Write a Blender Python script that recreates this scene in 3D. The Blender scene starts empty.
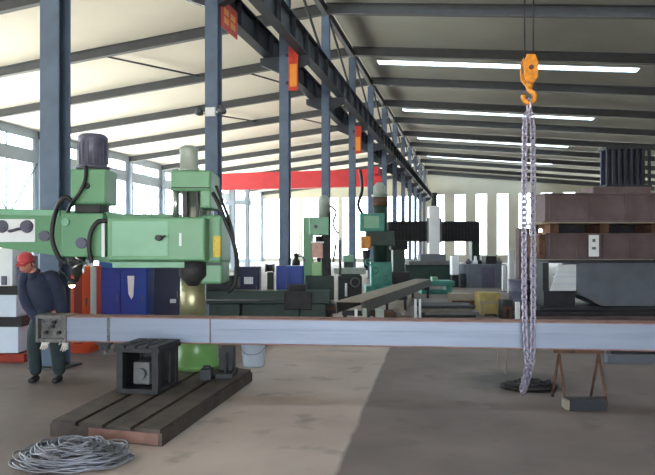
import bpy, bmesh, math, random
from mathutils import Vector, Matrix
random.seed(7)
S = bpy.context.scene
COL = S.collection
PI = math.pi
# ------------------------------------------------------------------ camera numbers
F, CX, HY, EYE = 620.0, 327.5, 249.0, 1.65
PSI = math.atan(147.5 / F)                  # the camera looks a little to the side of the hall's axis
ROT = Matrix.Rotation(PSI, 4, 'Z')
def U(px, d): return (px - CX) * d / F      # sideways metres at depth d
def H(py, d): return EYE - (py - HY) * d / F  # height above the floor at depth d

# ------------------------------------------------------------------ materials
def lin(c):
    return tuple(((v / 255) / 12.92 if v / 255 <= .04045 else ((v / 255 + .055) / 1.055) ** 2.4) for v in c)
MATS = {}
def mat(name, rgb, rough=.6, metal=0., var=.25, scale=6., bump=.15, rgb2=None, spots=None, stretch=(1, 1, 1)):
    if name in MATS: return MATS[name]
    m = bpy.data.materials.new(name); m.use_nodes = True
    nt = m.node_tree; N = nt.nodes; L = nt.links
    b = N['Principled BSDF']
    b.inputs['Roughness'].default_value = rough; b.inputs['Metallic'].default_value = metal
    tc = N.new('ShaderNodeTexCoord'); mp = N.new('ShaderNodeMapping'); mp.inputs['Scale'].default_value = stretch
    L.new(tc.outputs['Object'], mp.inputs['Vector'])
    nz = N.new('ShaderNodeTexNoise'); nz.inputs['Scale'].default_value = scale; nz.inputs['Detail'].default_value = 5
    L.new(mp.outputs['Vector'], nz.inputs['Vector'])
    cr = N.new('ShaderNodeValToRGB')
    c = lin(rgb); d = lin(rgb2) if rgb2 else tuple(v * (1 - var) for v in c)
    cr.color_ramp.elements[0].position = .36; cr.color_ramp.elements[1].position = .62
    cr.color_ramp.elements[0].color = (*d, 1); cr.color_ramp.elements[1].color = (*c, 1)
    L.new(nz.outputs['Fac'], cr.inputs['Fac'])
    out = cr.outputs['Color']
    if spots:
        n2 = N.new('ShaderNodeTexNoise'); n2.inputs['Scale'].default_value = scale * 3.1; n2.inputs['Detail'].default_value = 3
        L.new(mp.outputs['Vector'], n2.inputs['Vector'])
        r2 = N.new('ShaderNodeValToRGB'); r2.color_ramp.elements[0].position = .56; r2.color_ramp.elements[1].position = .66
        L.new(n2.outputs['Fac'], r2.inputs['Fac'])
        mx = N.new('ShaderNodeMixRGB'); mx.inputs['Color2'].default_value = (*lin(spots), 1)
        L.new(r2.outputs['Color'], mx.inputs['Fac']); L.new(out, mx.inputs['Color1']); out = mx.outputs['Color']
    L.new(out, b.inputs['Base Color'])
    if bump:
        bp = N.new('ShaderNodeBump'); bp.inputs['Strength'].default_value = bump; bp.inputs['Distance'].default_value = .02
        n3 = N.new('ShaderNodeTexNoise'); n3.inputs['Scale'].default_value = scale * 6
        L.new(mp.outputs['Vector'], n3.inputs['Vector'])
        L.new(n3.outputs['Fac'], bp.inputs['Height']); L.new(bp.outputs['Normal'], b.inputs['Normal'])
    MATS[name] = m
    return m
def glow(name, rgb, strength):
    m = bpy.data.materials.new(name); m.use_nodes = True
    b = m.node_tree.nodes['Principled BSDF']
    b.inputs['Base Color'].default_value = (*lin(rgb), 1)
    b.inputs['Emission Color'].default_value = (*lin(rgb), 1); b.inputs['Emission Strength'].default_value = strength
    return m
def glass(name, frost=.12):
    m = bpy.data.materials.new(name); m.use_nodes = True
    nt = m.node_tree; N = nt.nodes; L = nt.links
    N.remove(N['Principled BSDF'])
    t = N.new('ShaderNodeBsdfTransparent'); t.inputs['Color'].default_value = (.94, .97, .97, 1)
    g = N.new('ShaderNodeBsdfTranslucent'); g.inputs['Color'].default_value = (.9, .93, .93, 1)
    nz = N.new('ShaderNodeTexNoise'); nz.inputs['Scale'].default_value = 1.5
    ml = N.new('ShaderNodeMath'); ml.operation = 'MULTIPLY'; ml.inputs[1].default_value = frost * 2
    mx = N.new('ShaderNodeMixShader')
    L.new(nz.outputs['Fac'], ml.inputs[0]); L.new(ml.outputs[0], mx.inputs['Fac'])
    L.new(t.outputs[0], mx.inputs[1]); L.new(g.outputs[0], mx.inputs[2])
    L.new(mx.outputs[0], N['Material Output'].inputs['Surface'])
    return m

M = dict(
    column=mat('column_paint', (92, 108, 132), .5, .1, .18, 3),
    rafter=mat('rafter_paint', (74, 76, 80), .6, .1, .15, 3),
    girder=mat('girder_paint', (48, 54, 64), .6, .1, .2, 3),
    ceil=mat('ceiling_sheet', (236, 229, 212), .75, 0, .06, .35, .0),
    ceil_r=mat('ceiling_sheet_shaded', (156, 156, 146), .75, 0, .12, .35, .0),  # roof sheet coloured darker for the shade in the windowless bay
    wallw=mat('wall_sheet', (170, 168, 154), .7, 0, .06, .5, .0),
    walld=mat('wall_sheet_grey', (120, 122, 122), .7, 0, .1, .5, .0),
    wallblue=mat('wall_trim_blue', (160, 174, 188), .6, 0, .08, .5, .0),
    green=mat('machine_green', (98, 150, 112), .42, 0, .08, 3, .05),
    greenl=mat('machine_green_pale', (126, 176, 146), .45, 0, .1, 5, .05),
    greend=mat('machine_green_dark', (34, 58, 50), .5, 0, .3, 5, .1),
    drumg=mat('machine_green_bright', (120, 168, 96), .3, 0, .1, 4, .03),
    teal=mat('machine_teal', (62, 140, 126), .45, 0, .25, 6, .1),
    motor=mat('motor_slate', (92, 92, 112), .5, .2, .2, 8, .05),
    motorp=mat('motor_pale', (160, 170, 162), .5, .1, .15, 8, .05),
    chrome=mat('ground_steel', (205, 208, 205), .28, .9, .08, 5, .02),
    olive=mat('oily_steel', (170, 164, 128), .35, .6, .25, 4, .04),
    cast=mat('cast_iron', (54, 54, 56), .6, .3, .35, 7, .25),
    basei=mat('base_iron', (84, 72, 64), .75, .1, .35, 5, .3, rgb2=(62, 54, 50)),
    black=mat('black_rubber', (22, 23, 27), .5, 0, .2, 10, .05),
    bellow=mat('black_bellows', (24, 26, 30), .7, 0, .3, 8, .2),
    beam=mat('blue_grey_steel', (138, 148, 168), .45, .2, .12, 2.5, .05, stretch=(.4, 1, 6)),
    beamend=mat('soiled_steel', (112, 110, 110), .6, .2, .4, 9, .2, spots=(60, 60, 62)),
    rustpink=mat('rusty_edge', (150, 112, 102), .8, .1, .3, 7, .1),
    rust=mat('rust_brown', (104, 74, 58), .85, .1, .4, 7, .3, spots=(70, 50, 44)),
    rustpurple=mat('primer_purple', (104, 88, 92), .75, .1, .25, 3, .1, rgb2=(90, 74, 76)),
    greyplate=mat('grey_plate', (108, 114, 124), .6, .2, .18, 2, .1),
    darksteel=mat('dark_steel', (52, 54, 60), .6, .3, .3, 5, .15),
    midsteel=mat('mid_steel', (112, 112, 112), .55, .3, .25, 5, .1),
    tan=mat('dusty_steel', (150, 140, 126), .7, .1, .2, 4, .1),
    yellowish=mat('yellow_box', (168, 150, 92), .7, 0, .25, 6, .1),
    orange=mat('hoist_orange', (228, 146, 40), .45, 0, .4, 14, .05),
    signred=mat('sign_red', (206, 66, 44), .5, 0, .2, 9, .0, rgb2=(190, 50, 40)),
    signorange=mat('sign_orange', (240, 150, 56), .5, 0, .1, 9, .0),
    cranered=mat('crane_red', (222, 58, 66), .5, 0, .1, 2, .03),
    chain=mat('chain_steel', (172, 166, 184), .4, .6, .2, 30, .05),
    chaindark=mat('oily_chain', (58, 54, 56), .5, .5, .3, 30, .05),
    wire=mat('wire_steel', (140, 142, 152), .45, .5, .2, 20, .0),
    redcab=mat('cabinet_red', (232, 84, 36), .45, 0, .12, 4, .03),
    reddark=mat('cabinet_red_dark', (150, 46, 30), .5, 0, .2, 5, .03),
    bluecab=mat('cabinet_blue', (26, 64, 160), .45, 0, .15, 4, .03),
    bluebright=mat('cabinet_blue_bright', (44, 104, 180), .45, 0, .15, 4, .03),
    navycab=mat('cabinet_navy', (30, 36, 72), .5, 0, .2, 4, .03),
    white=mat('white_paint', (226, 230, 234), .5, 0, .06, 4, .02),
    whiteblue=mat('white_enamel', (200, 212, 228), .4, 0, .06, 4, .02),
    label=mat('label_yellow', (222, 190, 66), .6, 0, .15, 20, .0),
    jacket=mat('jacket_navy', (36, 44, 68), .85, 0, .3, 9, .3),
    trousers=mat('trousers_slate', (38, 52, 56), .85, 0, .25, 9, .3),
    skin=mat('skin', (196, 130, 112), .55, 0, .1, 20, .0),
    cap=mat('cap_red', (176, 62, 66), .7, 0, .15, 20, .1),
    glove=mat('glove_white', (222, 216, 206), .8, 0, .15, 20, .1),
    shoe=mat('shoe_dark', (36, 34, 36), .6, 0, .2, 20, .05),
    hair=mat('hair_black', (24, 20, 20), .7, 0, .2, 40, .2),
    pink=mat('pink_guard', (216, 170, 156), .6, 0, .2, 12, .05),
    lampglass=glow('lamp_glow', (255, 226, 180), 14.),
    pane=glass('window_glass'), skyl=glass('skylight_sheet', .45),
)

# ------------------------------------------------------------------ mesh builder
class MB:
    def __init__(s): s.bm = bmesh.new()
    def _add(s, verts, faces, smooth=None):
        vs = [s.bm.verts.new(v) for v in verts]
        for k, f in enumerate(faces):
            try:
                fc = s.bm.faces.new([vs[i] for i in f])
                if smooth and smooth[k]: fc.smooth = True
            except ValueError: pass
        return vs
    def box(s, x0, x1, y0, y1, z0, z1, bev=0., mtx=None):
        x0, x1 = min(x0, x1), max(x0, x1); y0, y1 = min(y0, y1), max(y0, y1); z0, z1 = min(z0, z1), max(z0, z1)
        r = bmesh.ops.create_cube(s.bm, size=1, matrix=Matrix.Translation(((x0 + x1) / 2, (y0 + y1) / 2, (z0 + z1) / 2)) @ Matrix.Diagonal((x1 - x0, y1 - y0, z1 - z0, 1)))
        vs = r['verts']
        if bev:
            es = list({e for v in vs for e in v.link_edges})
            q = bmesh.ops.bevel(s.bm, geom=es, offset=bev, segments=2, affect='EDGES', profile=.5, clamp_overlap=True)
            vs = list({v for f in q['faces'] for v in f.verts} | {v for v in vs if v.is_valid})
        if mtx is not None: bmesh.ops.transform(s.bm, matrix=mtx, verts=vs)
        return s
    def pbox(s, px0, py0, px1, py1, d, depth, bev=0.):
        """box whose front face stands at depth d over the given pixels, running back by depth"""
        return s.box(U(px0, d), U(px1, d), d, d + depth, H(py1, d), H(py0, d), bev)
    def cyl(s, p0, p1, r0, r1=None, n=16):
        r1 = r0 if r1 is None else r1
        p0, p1 = Vector(p0), Vector(p1); a = (p1 - p0).normalized()
        t = Vector((0, 0, 1)) if abs(a.z) < .9 else Vector((1, 0, 0))
        e1 = a.cross(t).normalized(); e2 = a.cross(e1)
        v = [p0 + (e1 * math.cos(2 * PI * k / n) + e2 * math.sin(2 * PI * k / n)) * r0 for k in range(n)]
        v += [p1 + (e1 * math.cos(2 * PI * k / n) + e2 * math.sin(2 * PI * k / n)) * r1 for k in range(n)]
        f = [(k, (k + 1) % n, n + (k + 1) % n, n + k) for k in range(n)] + [tuple(range(n - 1, -1, -1)), tuple(range(n, 2 * n))]
        s._add(v, f, [True] * n + [False] * 2); return s
    def lathe(s, prof, c=(0, 0, 0), n=28):
        v, f, sm = [], [], []
        for (r, z) in prof:
            for k in range(n): v.append((c[0] + r * math.cos(2 * PI * k / n), c[1] + r * math.sin(2 * PI * k / n), c[2] + z))
        for i in range(len(prof) - 1):
            for k in range(n): f.append((i * n + k, i * n + (k + 1) % n, (i + 1) * n + (k + 1) % n, (i + 1) * n + k)); sm.append(len(prof) > 6)
        f += [tuple(range(n - 1, -1, -1)), tuple(range((len(prof) - 1) * n, len(prof) * n))]; sm += [False] * 2
        if len(prof) <= 6: sm = [True] * (len(f) - 2) + [False] * 2
        s._add(v, f, sm); return s
    def tube(s, pts, r, n=8, closed=False):
        pts = [Vector(p) for p in pts]; m = len(pts); v, f = [], []
        ref = None
        for i, p in enumerate(pts):
            a = (pts[(i + 1) % m] - pts[i - 1]) if closed else (pts[min(i + 1, m - 1)] - pts[max(i - 1, 0)])
            a.normalize()
            if ref is None: ref = Vector((0, 0, 1)) if abs(a.z) < .9 else Vector((1, 0, 0))
            e1 = (ref - a * ref.dot(a))
            if e1.length < 1e-4: e1 = a.orthogonal()
            e1.normalize(); e2 = a.cross(e1); ref = e1
            for k in range(n): v.append(p + (e1 * math.cos(2 * PI * k / n) + e2 * math.sin(2 * PI * k / n)) * r)
        for i in range(m if closed else m - 1):
            j = (i + 1) % m
            for k in range(n): f.append((i * n + k, i * n + (k + 1) % n, j * n + (k + 1) % n, j * n + k))
        sm = [True] * len(f)
        if not closed: f += [tuple(range(n - 1, -1, -1)), tuple(range((m - 1) * n, m * n))]; sm += [False] * 2
        s._add(v, f, sm); return s
    def prism(s, poly, axis, a, b):
        """extrude a polygon: axis 'y' takes (x,z) points, 'z' takes (x,y), 'x' takes (y,z)"""
        put = {'y': lambda p, t: (p[0], t, p[1]), 'z': lambda p, t: (p[0], p[1], t), 'x': lambda p, t: (t, p[0], p[1])}[axis]
        n = len(poly); v = [put(p, a) for p in poly] + [put(p, b) for p in poly]
        f = [(k, (k + 1) % n, n + (k + 1) % n, n + k) for k in range(n)] + [tuple(range(n - 1, -1, -1)), tuple(range(n, 2 * n))]
        s._add(v, f); return s
    def ibeam(s, p0, p1, h, w, tf=.025, tw=.018, side=None):
        """I-section between two points; h across 'up', w across the side direction"""
        p0, p1 = Vector(p0), Vector(p1); a = (p1 - p0).normalized()
        sd = Vector(side) if side else a.cross(Vector((0, 0, 1)))
        sd = (sd - a * sd.dot(a)).normalized(); up = sd.cross(a).normalized()
        q = [(-w / 2, -h / 2), (w / 2, -h / 2), (w / 2, -h / 2 + tf), (tw / 2, -h / 2 + tf), (tw / 2, h / 2 - tf), (w / 2, h / 2 - tf), (w / 2, h / 2), (-w / 2, h / 2), (-w / 2, h / 2 - tf), (-tw / 2, h / 2 - tf), (-tw / 2, -h / 2 + tf), (-w / 2, -h / 2 + tf)]
        n = 12; v = [p0 + sd * x + up * z for x, z in q] + [p1 + sd * x + up * z for x, z in q]
        f = [(k, (k + 1) % n, n + (k + 1) % n, n + k) for k in range(n)] + [tuple(range(n - 1, -1, -1)), tuple(range(n, 2 * n))]
        s._add(v, f); return s
    def torus_link(s, c, ax_long, ax_side, L, W, r, n=6, m=12):
        """one stadium-shaped chain link"""
        a, b = Vector(ax_long).normalized(), Vector(ax_side).normalized()
        pts = []
        for k in range(m):
            t = 2 * PI * k / m; x = math.cos(t) * (W / 2); y = math.sin(t) * (W / 2) + (1 if math.sin(t) > 0 else -1) * (L - W) / 2
            pts.append(Vector(c) + b * x + a * y)
        return s.tube(pts, r, n, closed=True)
    def done(s, name, m, parent=None, cam=True):
        bm = s.bm
        bmesh.ops.recalc_face_normals(bm, faces=bm.faces[:])
        if parent is not None:
            loc = Vector(parent['_org']); bmesh.ops.translate(bm, vec=-loc, verts=bm.verts)
            me = bpy.data.meshes.new(name); bm.to_mesh(me); bm.free()
            o = bpy.data.objects.new(name, me); COL.objects.link(o); o.parent = parent; o['_org'] = parent['_org']
        else:
            lo = [min(v.co[i] for v in bm.verts) for i in range(3)]; hi = [max(v.co[i] for v in bm.verts) for i in range(3)]
            org = Vector(((lo[0] + hi[0]) / 2, (lo[1] + hi[1]) / 2, lo[2]))
            bmesh.ops.translate(bm, vec=-org, verts=bm.verts)
            me = bpy.data.meshes.new(name); bm.to_mesh(me); bm.free()
            o = bpy.data.objects.new(name, me); COL.objects.link(o); o['_org'] = tuple(org)
            if cam: o.location = ROT @ org; o.rotation_euler.z = PSI
            else: o.location = org
        me.materials.append(m)
        return o
def tag(o, label=None, cat=None, group=None, kind=None):
    if label: o['label'] = label
    if cat: o['category'] = cat
    if group: o['group'] = group
    if kind: o['kind'] = kind
    return o
def thing(name, label, cat, org, group=None, cam=True):
    o = bpy.data.objects.new(name, None); COL.objects.link(o); o.empty_display_size = .2
    org = Vector(org); o['_org'] = tuple(org)
    if cam: o.location = ROT @ org; o.rotation_euler.z = PSI
    else: o.location = org
    return tag(o, label, cat, group)
def part(name, m, parent, fn):
    b = MB(); fn(b); return b.done(name, m, parent)
def dup(o, parent=None):
    c = o.copy(); COL.objects.link(c)
    if parent is not None: c.parent = parent
    for ch in list(o.children): dup(ch, c)
    return c
def spline(pts, k=8):
    pts = [Vector(p) for p in pts]; out = []
    for i in range(len(pts) - 1):
        p0, p1, p2, p3 = pts[max(i - 1, 0)], pts[i], pts[i + 1], pts[min(i + 2, len(pts) - 1)]
        for j in range(k):
            t = j / k
            out.append(.5 * ((2 * p1) + (p2 - p0) * t + (2 * p0 - 5 * p1 + 4 * p2 - p3) * t * t + (3 * p1 - p0 - 3 * p2 + p3) * t ** 3))
    return out + [pts[-1]]

# ------------------------------------------------------------------ the hall (world axes: Y runs down the hall)
XC, Y0, SP, NF = -5.72, 7.57, 5.4, 14
XL, XR, YN, YF = -27.4, 20.0, -7.0, Y0 + 13 * SP
RIDGE, SL = 11.42, .10
def roof(x): return RIDGE - SL * abs(x - XC)
def struct(name, m, fn, label=None, parent=None):
    b = MB(); fn(b); o = b.done(name, m, parent, cam=False)
    if parent is None: tag(o, label, None, None, 'structure')
    return o

# floor: concrete, a paler pour between two lines
fm = bpy.data.materials.new('concrete_floor'); fm.use_nodes = True
nt = fm.node_tree; N = nt.nodes; Lk = nt.links; bs = N['Principled BSDF']
geo = N.new('ShaderNodeNewGeometry')
def noise(sc, det=5):
    n = N.new('ShaderNodeTexNoise'); n.inputs['Scale'].default_value = sc; n.inputs['Detail'].default_value = det
    Lk.new(geo.outputs['Position'], n.inputs['Vector']); return n.outputs['Fac']
def ramp(src, p0, c0, p1, c1):
    r = N.new('ShaderNodeValToRGB'); e = r.color_ramp.elements
    e[0].position, e[1].position = p0, p1; e[0].color, e[1].color = (*c0, 1), (*c1, 1)
    Lk.new(src, r.inputs['Fac']); return r.outputs['Color']
def mth(op, a, b=None):
    n = N.new('ShaderNodeMath'); n.operation = op
    for i, v in enumerate((a, b)):
        if v is None: continue
        if isinstance(v, (int, float)): n.inputs[i].default_value = v
        else: Lk.new(v, n.inputs[i])
    return n.outputs[0]
def mixc(f, a, b):
    n = N.new('ShaderNodeMixRGB'); Lk.new(f, n.inputs['Fac']); Lk.new(a, n.inputs['Color1']); Lk.new(b, n.inputs['Color2']); return n.outputs['Color']
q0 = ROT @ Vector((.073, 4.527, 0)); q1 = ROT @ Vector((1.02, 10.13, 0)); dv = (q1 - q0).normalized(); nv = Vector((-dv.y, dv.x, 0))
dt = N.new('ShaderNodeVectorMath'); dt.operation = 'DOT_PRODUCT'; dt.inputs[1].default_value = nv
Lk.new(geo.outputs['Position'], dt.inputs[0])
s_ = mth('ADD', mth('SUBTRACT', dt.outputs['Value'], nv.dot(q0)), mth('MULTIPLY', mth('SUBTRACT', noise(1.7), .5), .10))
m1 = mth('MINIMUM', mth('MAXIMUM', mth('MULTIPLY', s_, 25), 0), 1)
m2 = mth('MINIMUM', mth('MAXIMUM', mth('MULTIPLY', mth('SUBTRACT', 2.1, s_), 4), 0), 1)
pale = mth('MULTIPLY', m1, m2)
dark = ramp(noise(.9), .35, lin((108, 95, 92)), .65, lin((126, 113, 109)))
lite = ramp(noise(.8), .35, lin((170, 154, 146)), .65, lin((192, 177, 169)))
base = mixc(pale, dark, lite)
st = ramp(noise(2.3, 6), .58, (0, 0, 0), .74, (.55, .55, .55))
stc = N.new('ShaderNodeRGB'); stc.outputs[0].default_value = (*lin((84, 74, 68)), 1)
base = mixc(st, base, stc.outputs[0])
# oil stain round the chain heap
pc = ROT @ Vector((U(518, 7.75), 7.75, 0))
vd = N.new('ShaderNodeVectorMath'); vd.operation = 'DISTANCE'; vd.inputs[1].default_value = pc
Lk.new(geo.outputs['Position'], vd.inputs[0])
oil = ramp(mth('ADD', vd.outputs['Value'], mth('MULTIPLY', mth('SUBTRACT', noise(4), .5), .5)), .38, (.75, .75, .75), .85, (0, 0, 0))
oc = N.new('ShaderNodeRGB'); oc.outputs[0].default_value = (*lin((48, 42, 40)), 1)
base = mixc(oil, base, oc.outputs[0])
Lk.new(base, bs.inputs['Base Color']); bs.inputs['Roughness'].default_value = .62
bp = N.new('ShaderNodeBump'); bp.inputs['Strength'].default_value = .12; bp.inputs['Distance'].default_value = .02
Lk.new(noise(14), bp.inputs['Height']); Lk.new(bp.outputs['Normal'], bs.inputs['Normal'])
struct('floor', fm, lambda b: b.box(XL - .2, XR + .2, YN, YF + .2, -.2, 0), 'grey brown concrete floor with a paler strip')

# ceilings
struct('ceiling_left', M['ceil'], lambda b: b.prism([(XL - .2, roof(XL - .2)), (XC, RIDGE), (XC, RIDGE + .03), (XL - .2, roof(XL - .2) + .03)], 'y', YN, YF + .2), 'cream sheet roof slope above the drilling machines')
SKY = [i for i in (0, 2, 4, 6, 8, 10, 12)]
SX0, SX1, SW = -4.9, 7.5, .8
def sk_y(i): return Y0 + (i + {4: .5, 6: .6}.get(i, .7)) * SP
def ceil_right(b):
    def slab(xa, xb, ya, yb): b.prism([(xa, roof(xa)), (xb, roof(xb)), (xb, roof(xb) + .03), (xa, roof(xa) + .03)], 'y', ya, yb)
    slab(XC, SX0, YN, YF + .2); slab(SX1, XR + .2, YN, YF + .2)
    y = YN
    for i in SKY: slab(SX0, SX1, y, sk_y(i) - SW / 2); y = sk_y(i) + SW / 2
    slab(SX0, SX1, y, YF + .2)
struct('ceiling_right', M['ceil_r'], ceil_right, 'shaded sheet roof slope with bright skylight strips')
wn = [0]
def window(label, frame_fn, pane_fn, pm='pane'):
    wn[0] += 1
    o = struct('window_%d' % wn[0], M['wallblue'], frame_fn, label)
    b = MB(); pane_fn(b); b.done('pane', M[pm], o, cam=False)
    return o
for i in SKY:
    ya, yb = sk_y(i) - SW / 2, sk_y(i) + SW / 2
    def fr(b):
        for (a, c) in ((ya, ya + .04), (yb - .04, yb)):
            b.prism([(SX0, roof(SX0) - .02), (SX1, roof(SX1) - .02), (SX1, roof(SX1) + .04), (SX0, roof(SX0) + .04)], 'y', a, c)
    def pn(b): b.prism([(SX0, roof(SX0) + .01), (SX1, roof(SX1) + .01), (SX1, roof(SX1) + .02), (SX0, roof(SX0) + .02)], 'y', ya + .04, yb - .04)
    window('bright translucent skylight strip across the roof slope', fr, pn, 'skyl')

# left wall: sill, girt, eave band and piers, with two rows of windows
G0, G1, E0, SILL = 7.2, 7.9, 8.75, .35
def wall_left(b):
    for z0, z1 in ((0, SILL), (G0, G1), (E0, roof(XL) + .1)): b.box(XL - .2, XL, YN, YF + .2, z0, z1)
    for i in range(-2, NF):
        y = Y0 + i * SP
        b.box(XL - .2, XL, y - .35, y + .35, SILL, G0); b.box(XL - .2, XL, y - .35, y + .35, G1, E0)
struct('wall_left', M['wallblue'], wall_left, 'pale wall of tall windows behind the green drill')
for i in range(-2, NF - 1):
    ya, yb = Y0 + i * SP + .35, Y0 + (i + 1) * SP - .35
    for z0, z1, lb in ((SILL, G0, 'tall window in the side wall below the girt'), (G1, E0, 'narrow clerestory window above the girt of the side wall')):
        def fr(b):
            for a, c in ((ya, ya + .08), (yb - .08, yb), ((ya + yb) / 2 - .05, (ya + yb) / 2 + .05)): b.box(XL - .14, XL - .04, a, c, z0, z1)
            for a, c in ((z0, z0 + .08), (z1 - .08, z1)) + (((2.5, 2.57),) if z1 > 3 and z0 < 1 else ()): b.box(XL - .14, XL - .04, ya, yb, a, c)
        window(lb, fr, lambda b: b.box(XL - .1, XL - .08, ya, yb, z0, z1))
# far wall
FT = 8.4
far = [(-27.2 + k * 5.3, -27.2 + k * 5.3 + 4.85, .4, 8.3) for k in range(4)] + [(-5.0 + k * 2.52, -5.0 + k * 2.52 + 1.4, .9, FT) for k in range(10)]
def wall_far(b):
    x = XL - .2
    for a, c, z0, z1 in far:
        b.prism([(x, 0), (a, 0), (a, roof(a) + .1), (x, roof(x) + .1)] if not (x < XC < a) else [(x, 0), (a, 0), (a, roof(a) + .1), (XC, RIDGE + .1), (x, roof(x) + .1)], 'y', YF, YF + .2)
        b.box(a, c, YF, YF + .2, 0, z0); b.prism([(a, z1), (c, z1), (c, roof(c) + .1), (a, roof(a) + .1)], 'y', YF, YF + .2)
        x = c
    b.prism([(x, 0), (XR + .2, 0), (XR + .2, roof(XR) + .1), (x, roof(x) + .1)], 'y', YF, YF + .2)
struct('wall_far', M['wallw'], wall_far, 'cream end wall with tall window strips')
for a, c, z0, z1 in far:
    def fr(b):
        for p, q in ((a, a + .06), (c - .06, c)): b.box(p, q, YF + .04, YF + .14, z0, z1)
        for p, q in ((z0, z0 + .06), (z1 - .06, z1)): b.box(a, c, YF + .04, YF + .14, p, q)
    window('tall bright window in the end wall', fr, lambda b: b.box(a, c, YF + .08, YF + .1, z0, z1))
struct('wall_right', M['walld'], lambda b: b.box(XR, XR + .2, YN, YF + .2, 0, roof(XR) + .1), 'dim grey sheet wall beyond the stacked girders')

DX0, DX1, DZ = -5., 6., 4.2
def wall_near(b):
    b.prism([(XL - .2, 0), (DX0, 0), (DX0, roof(DX0)), (XL - .2, roof(XL))], 'y', YN - .2, YN)
    b.prism([(DX1, 0), (XR + .2, 0), (XR + .2, roof(XR)), (DX1, roof(DX1))], 'y', YN - .2, YN)
    b.prism([(DX0, DZ), (DX1, DZ), (DX1, roof(DX1)), (XC, RIDGE), (DX0, roof(DX0))], 'y', YN - .2, YN)
struct('wall_near', M['wallw'], wall_near, 'end wall with a wide open doorway')
# frames: rafters, ridge beam, wall posts, girts
tn = [0]
def trim(fn, label, m='rafter'):
    tn[0] += 1; return struct('trim_%d' % tn[0], M[m], fn, label)
for i in range(NF):
    y = Y0 + i * SP
    trim(lambda b: b.ibeam((XL, y, roof(XL) - .3), (XC, y, RIDGE - .3), .42, .22), 'dark roof rafter over the side with tall windows')
    trim(lambda b: b.ibeam((XC, y, RIDGE - .3), (XR, y, roof(XR) - .3), .42, .22), 'dark roof rafter over the bay with the hoist')
    trim(lambda b: b.ibeam((XL + .16, y, 0), (XL + .16, y, roof(XL) - .6), .3, .24, side=(0, 1, 0)), 'pale steel wall post between two windows', 'wallblue')
    if i < NF - 1 and i % 3 == 1:
        trim(lambda b: b.tube([(XL + .1, y + .2, .4), (XL + .1, y + SP - .2, 7.1)], .05).tube([(XL + .1, y + .2, 7.1), (XL + .1, y + SP - .2, .4)], .05), 'crossed wall bracing rods in front of a window', 'column')
trim(lambda b: b.ibeam((XC, YN, RIDGE - .42), (XC, YF, RIDGE - .42), .3, .2), 'long dark ridge beam above the column row')
for k, (i, x0, x1) in enumerate(((3, -16.2, -13.6), (4, -11.5, -9.5), (5, -17, -14.5), (6, -12, -10))):
    y = Y0 + i * SP
    trim(lambda b: b.tube([(x0, y + .1, roof(x0) - .22), (x1, y + SP - .1, roof(x1) - .22)], .045), 'thin roof brace between two rafters')
for i in range(2, NF - 1):
    y = Y0 + i * SP
    trim(lambda b: b.tube([(XC + .1, y, RIDGE - .6), (XC + .1, y + SP, 8.6)], .05), 'slanting brace in the plane of the column row')
# crane girders each side of the columns
GZ, GH = 7.95, .72
for x, lb in ((XC - .52, 'dark crane girder on the drill side of the columns'), (XC + .6, 'dark crane girder on the hoist side of the columns')):
    def gd(b):
        b.ibeam((x, Y0 - SP, GZ), (x, YF - .1, GZ), GH, .3, .03, .02)
        b.box(x - .04, x + .04, Y0 - SP, YF - .1, GZ + GH / 2, GZ + GH / 2 + .12)
        y = Y0 - SP
        while y < YF:
            b.box(x - .14, x + .14, y - .01, y + .01, GZ - GH / 2 + .03, GZ + GH / 2 - .03); y += 1.35
    trim(gd, lb, 'girder')
# ------------------------------------------------------------------ column row
clab = {0: 'broad blue-grey steel column rising behind the drill arm and its slate motor',
        1: 'blue-grey steel column carrying the twin floodlights',
        2: 'blue-grey steel column beside the orange and red board, third of the row',
        3: 'blue-grey steel column directly behind the small green drill',
        4: 'steel column between the small green drill and the teal drill'}
def column(i):
    y = Y0 + i * SP
    t = thing('steel_column', clab.get(i, 'slim dark blue-grey column far down the receding row past the teal drill'), 'column', (XC, y, 0), 'columns far down the row' if i > 4 else None, cam=False)
    def sh(b): b.ibeam((XC, y, .03), (XC, y, RIDGE - .62), .26, .30, .022, .016, side=(1, 0, 0))
    b = MB(); sh(b); b.done('shaft', M['column'], t)
    b = MB(); b.box(XC - .25, XC + .25, y - .25, y + .25, 0, .03); b.done('base_plate', M['rafter'], t)
    for sgn, nm in ((-1, 'crane_bracket'), (1, 'crane_bracket')):
        b = MB(); x0 = XC + sgn * .155; x1 = XC + sgn * .78
        b.prism([(x0, GZ - GH / 2 - .5), (x1, GZ - GH / 2 - .22), (x1, GZ - GH / 2 - .01), (x0, GZ - GH / 2 - .01)], 'y', y - .1, y + .1)
        b.done(nm, M['girder'], t)
    return t
for i in range(NF - 1): column(i)

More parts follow.
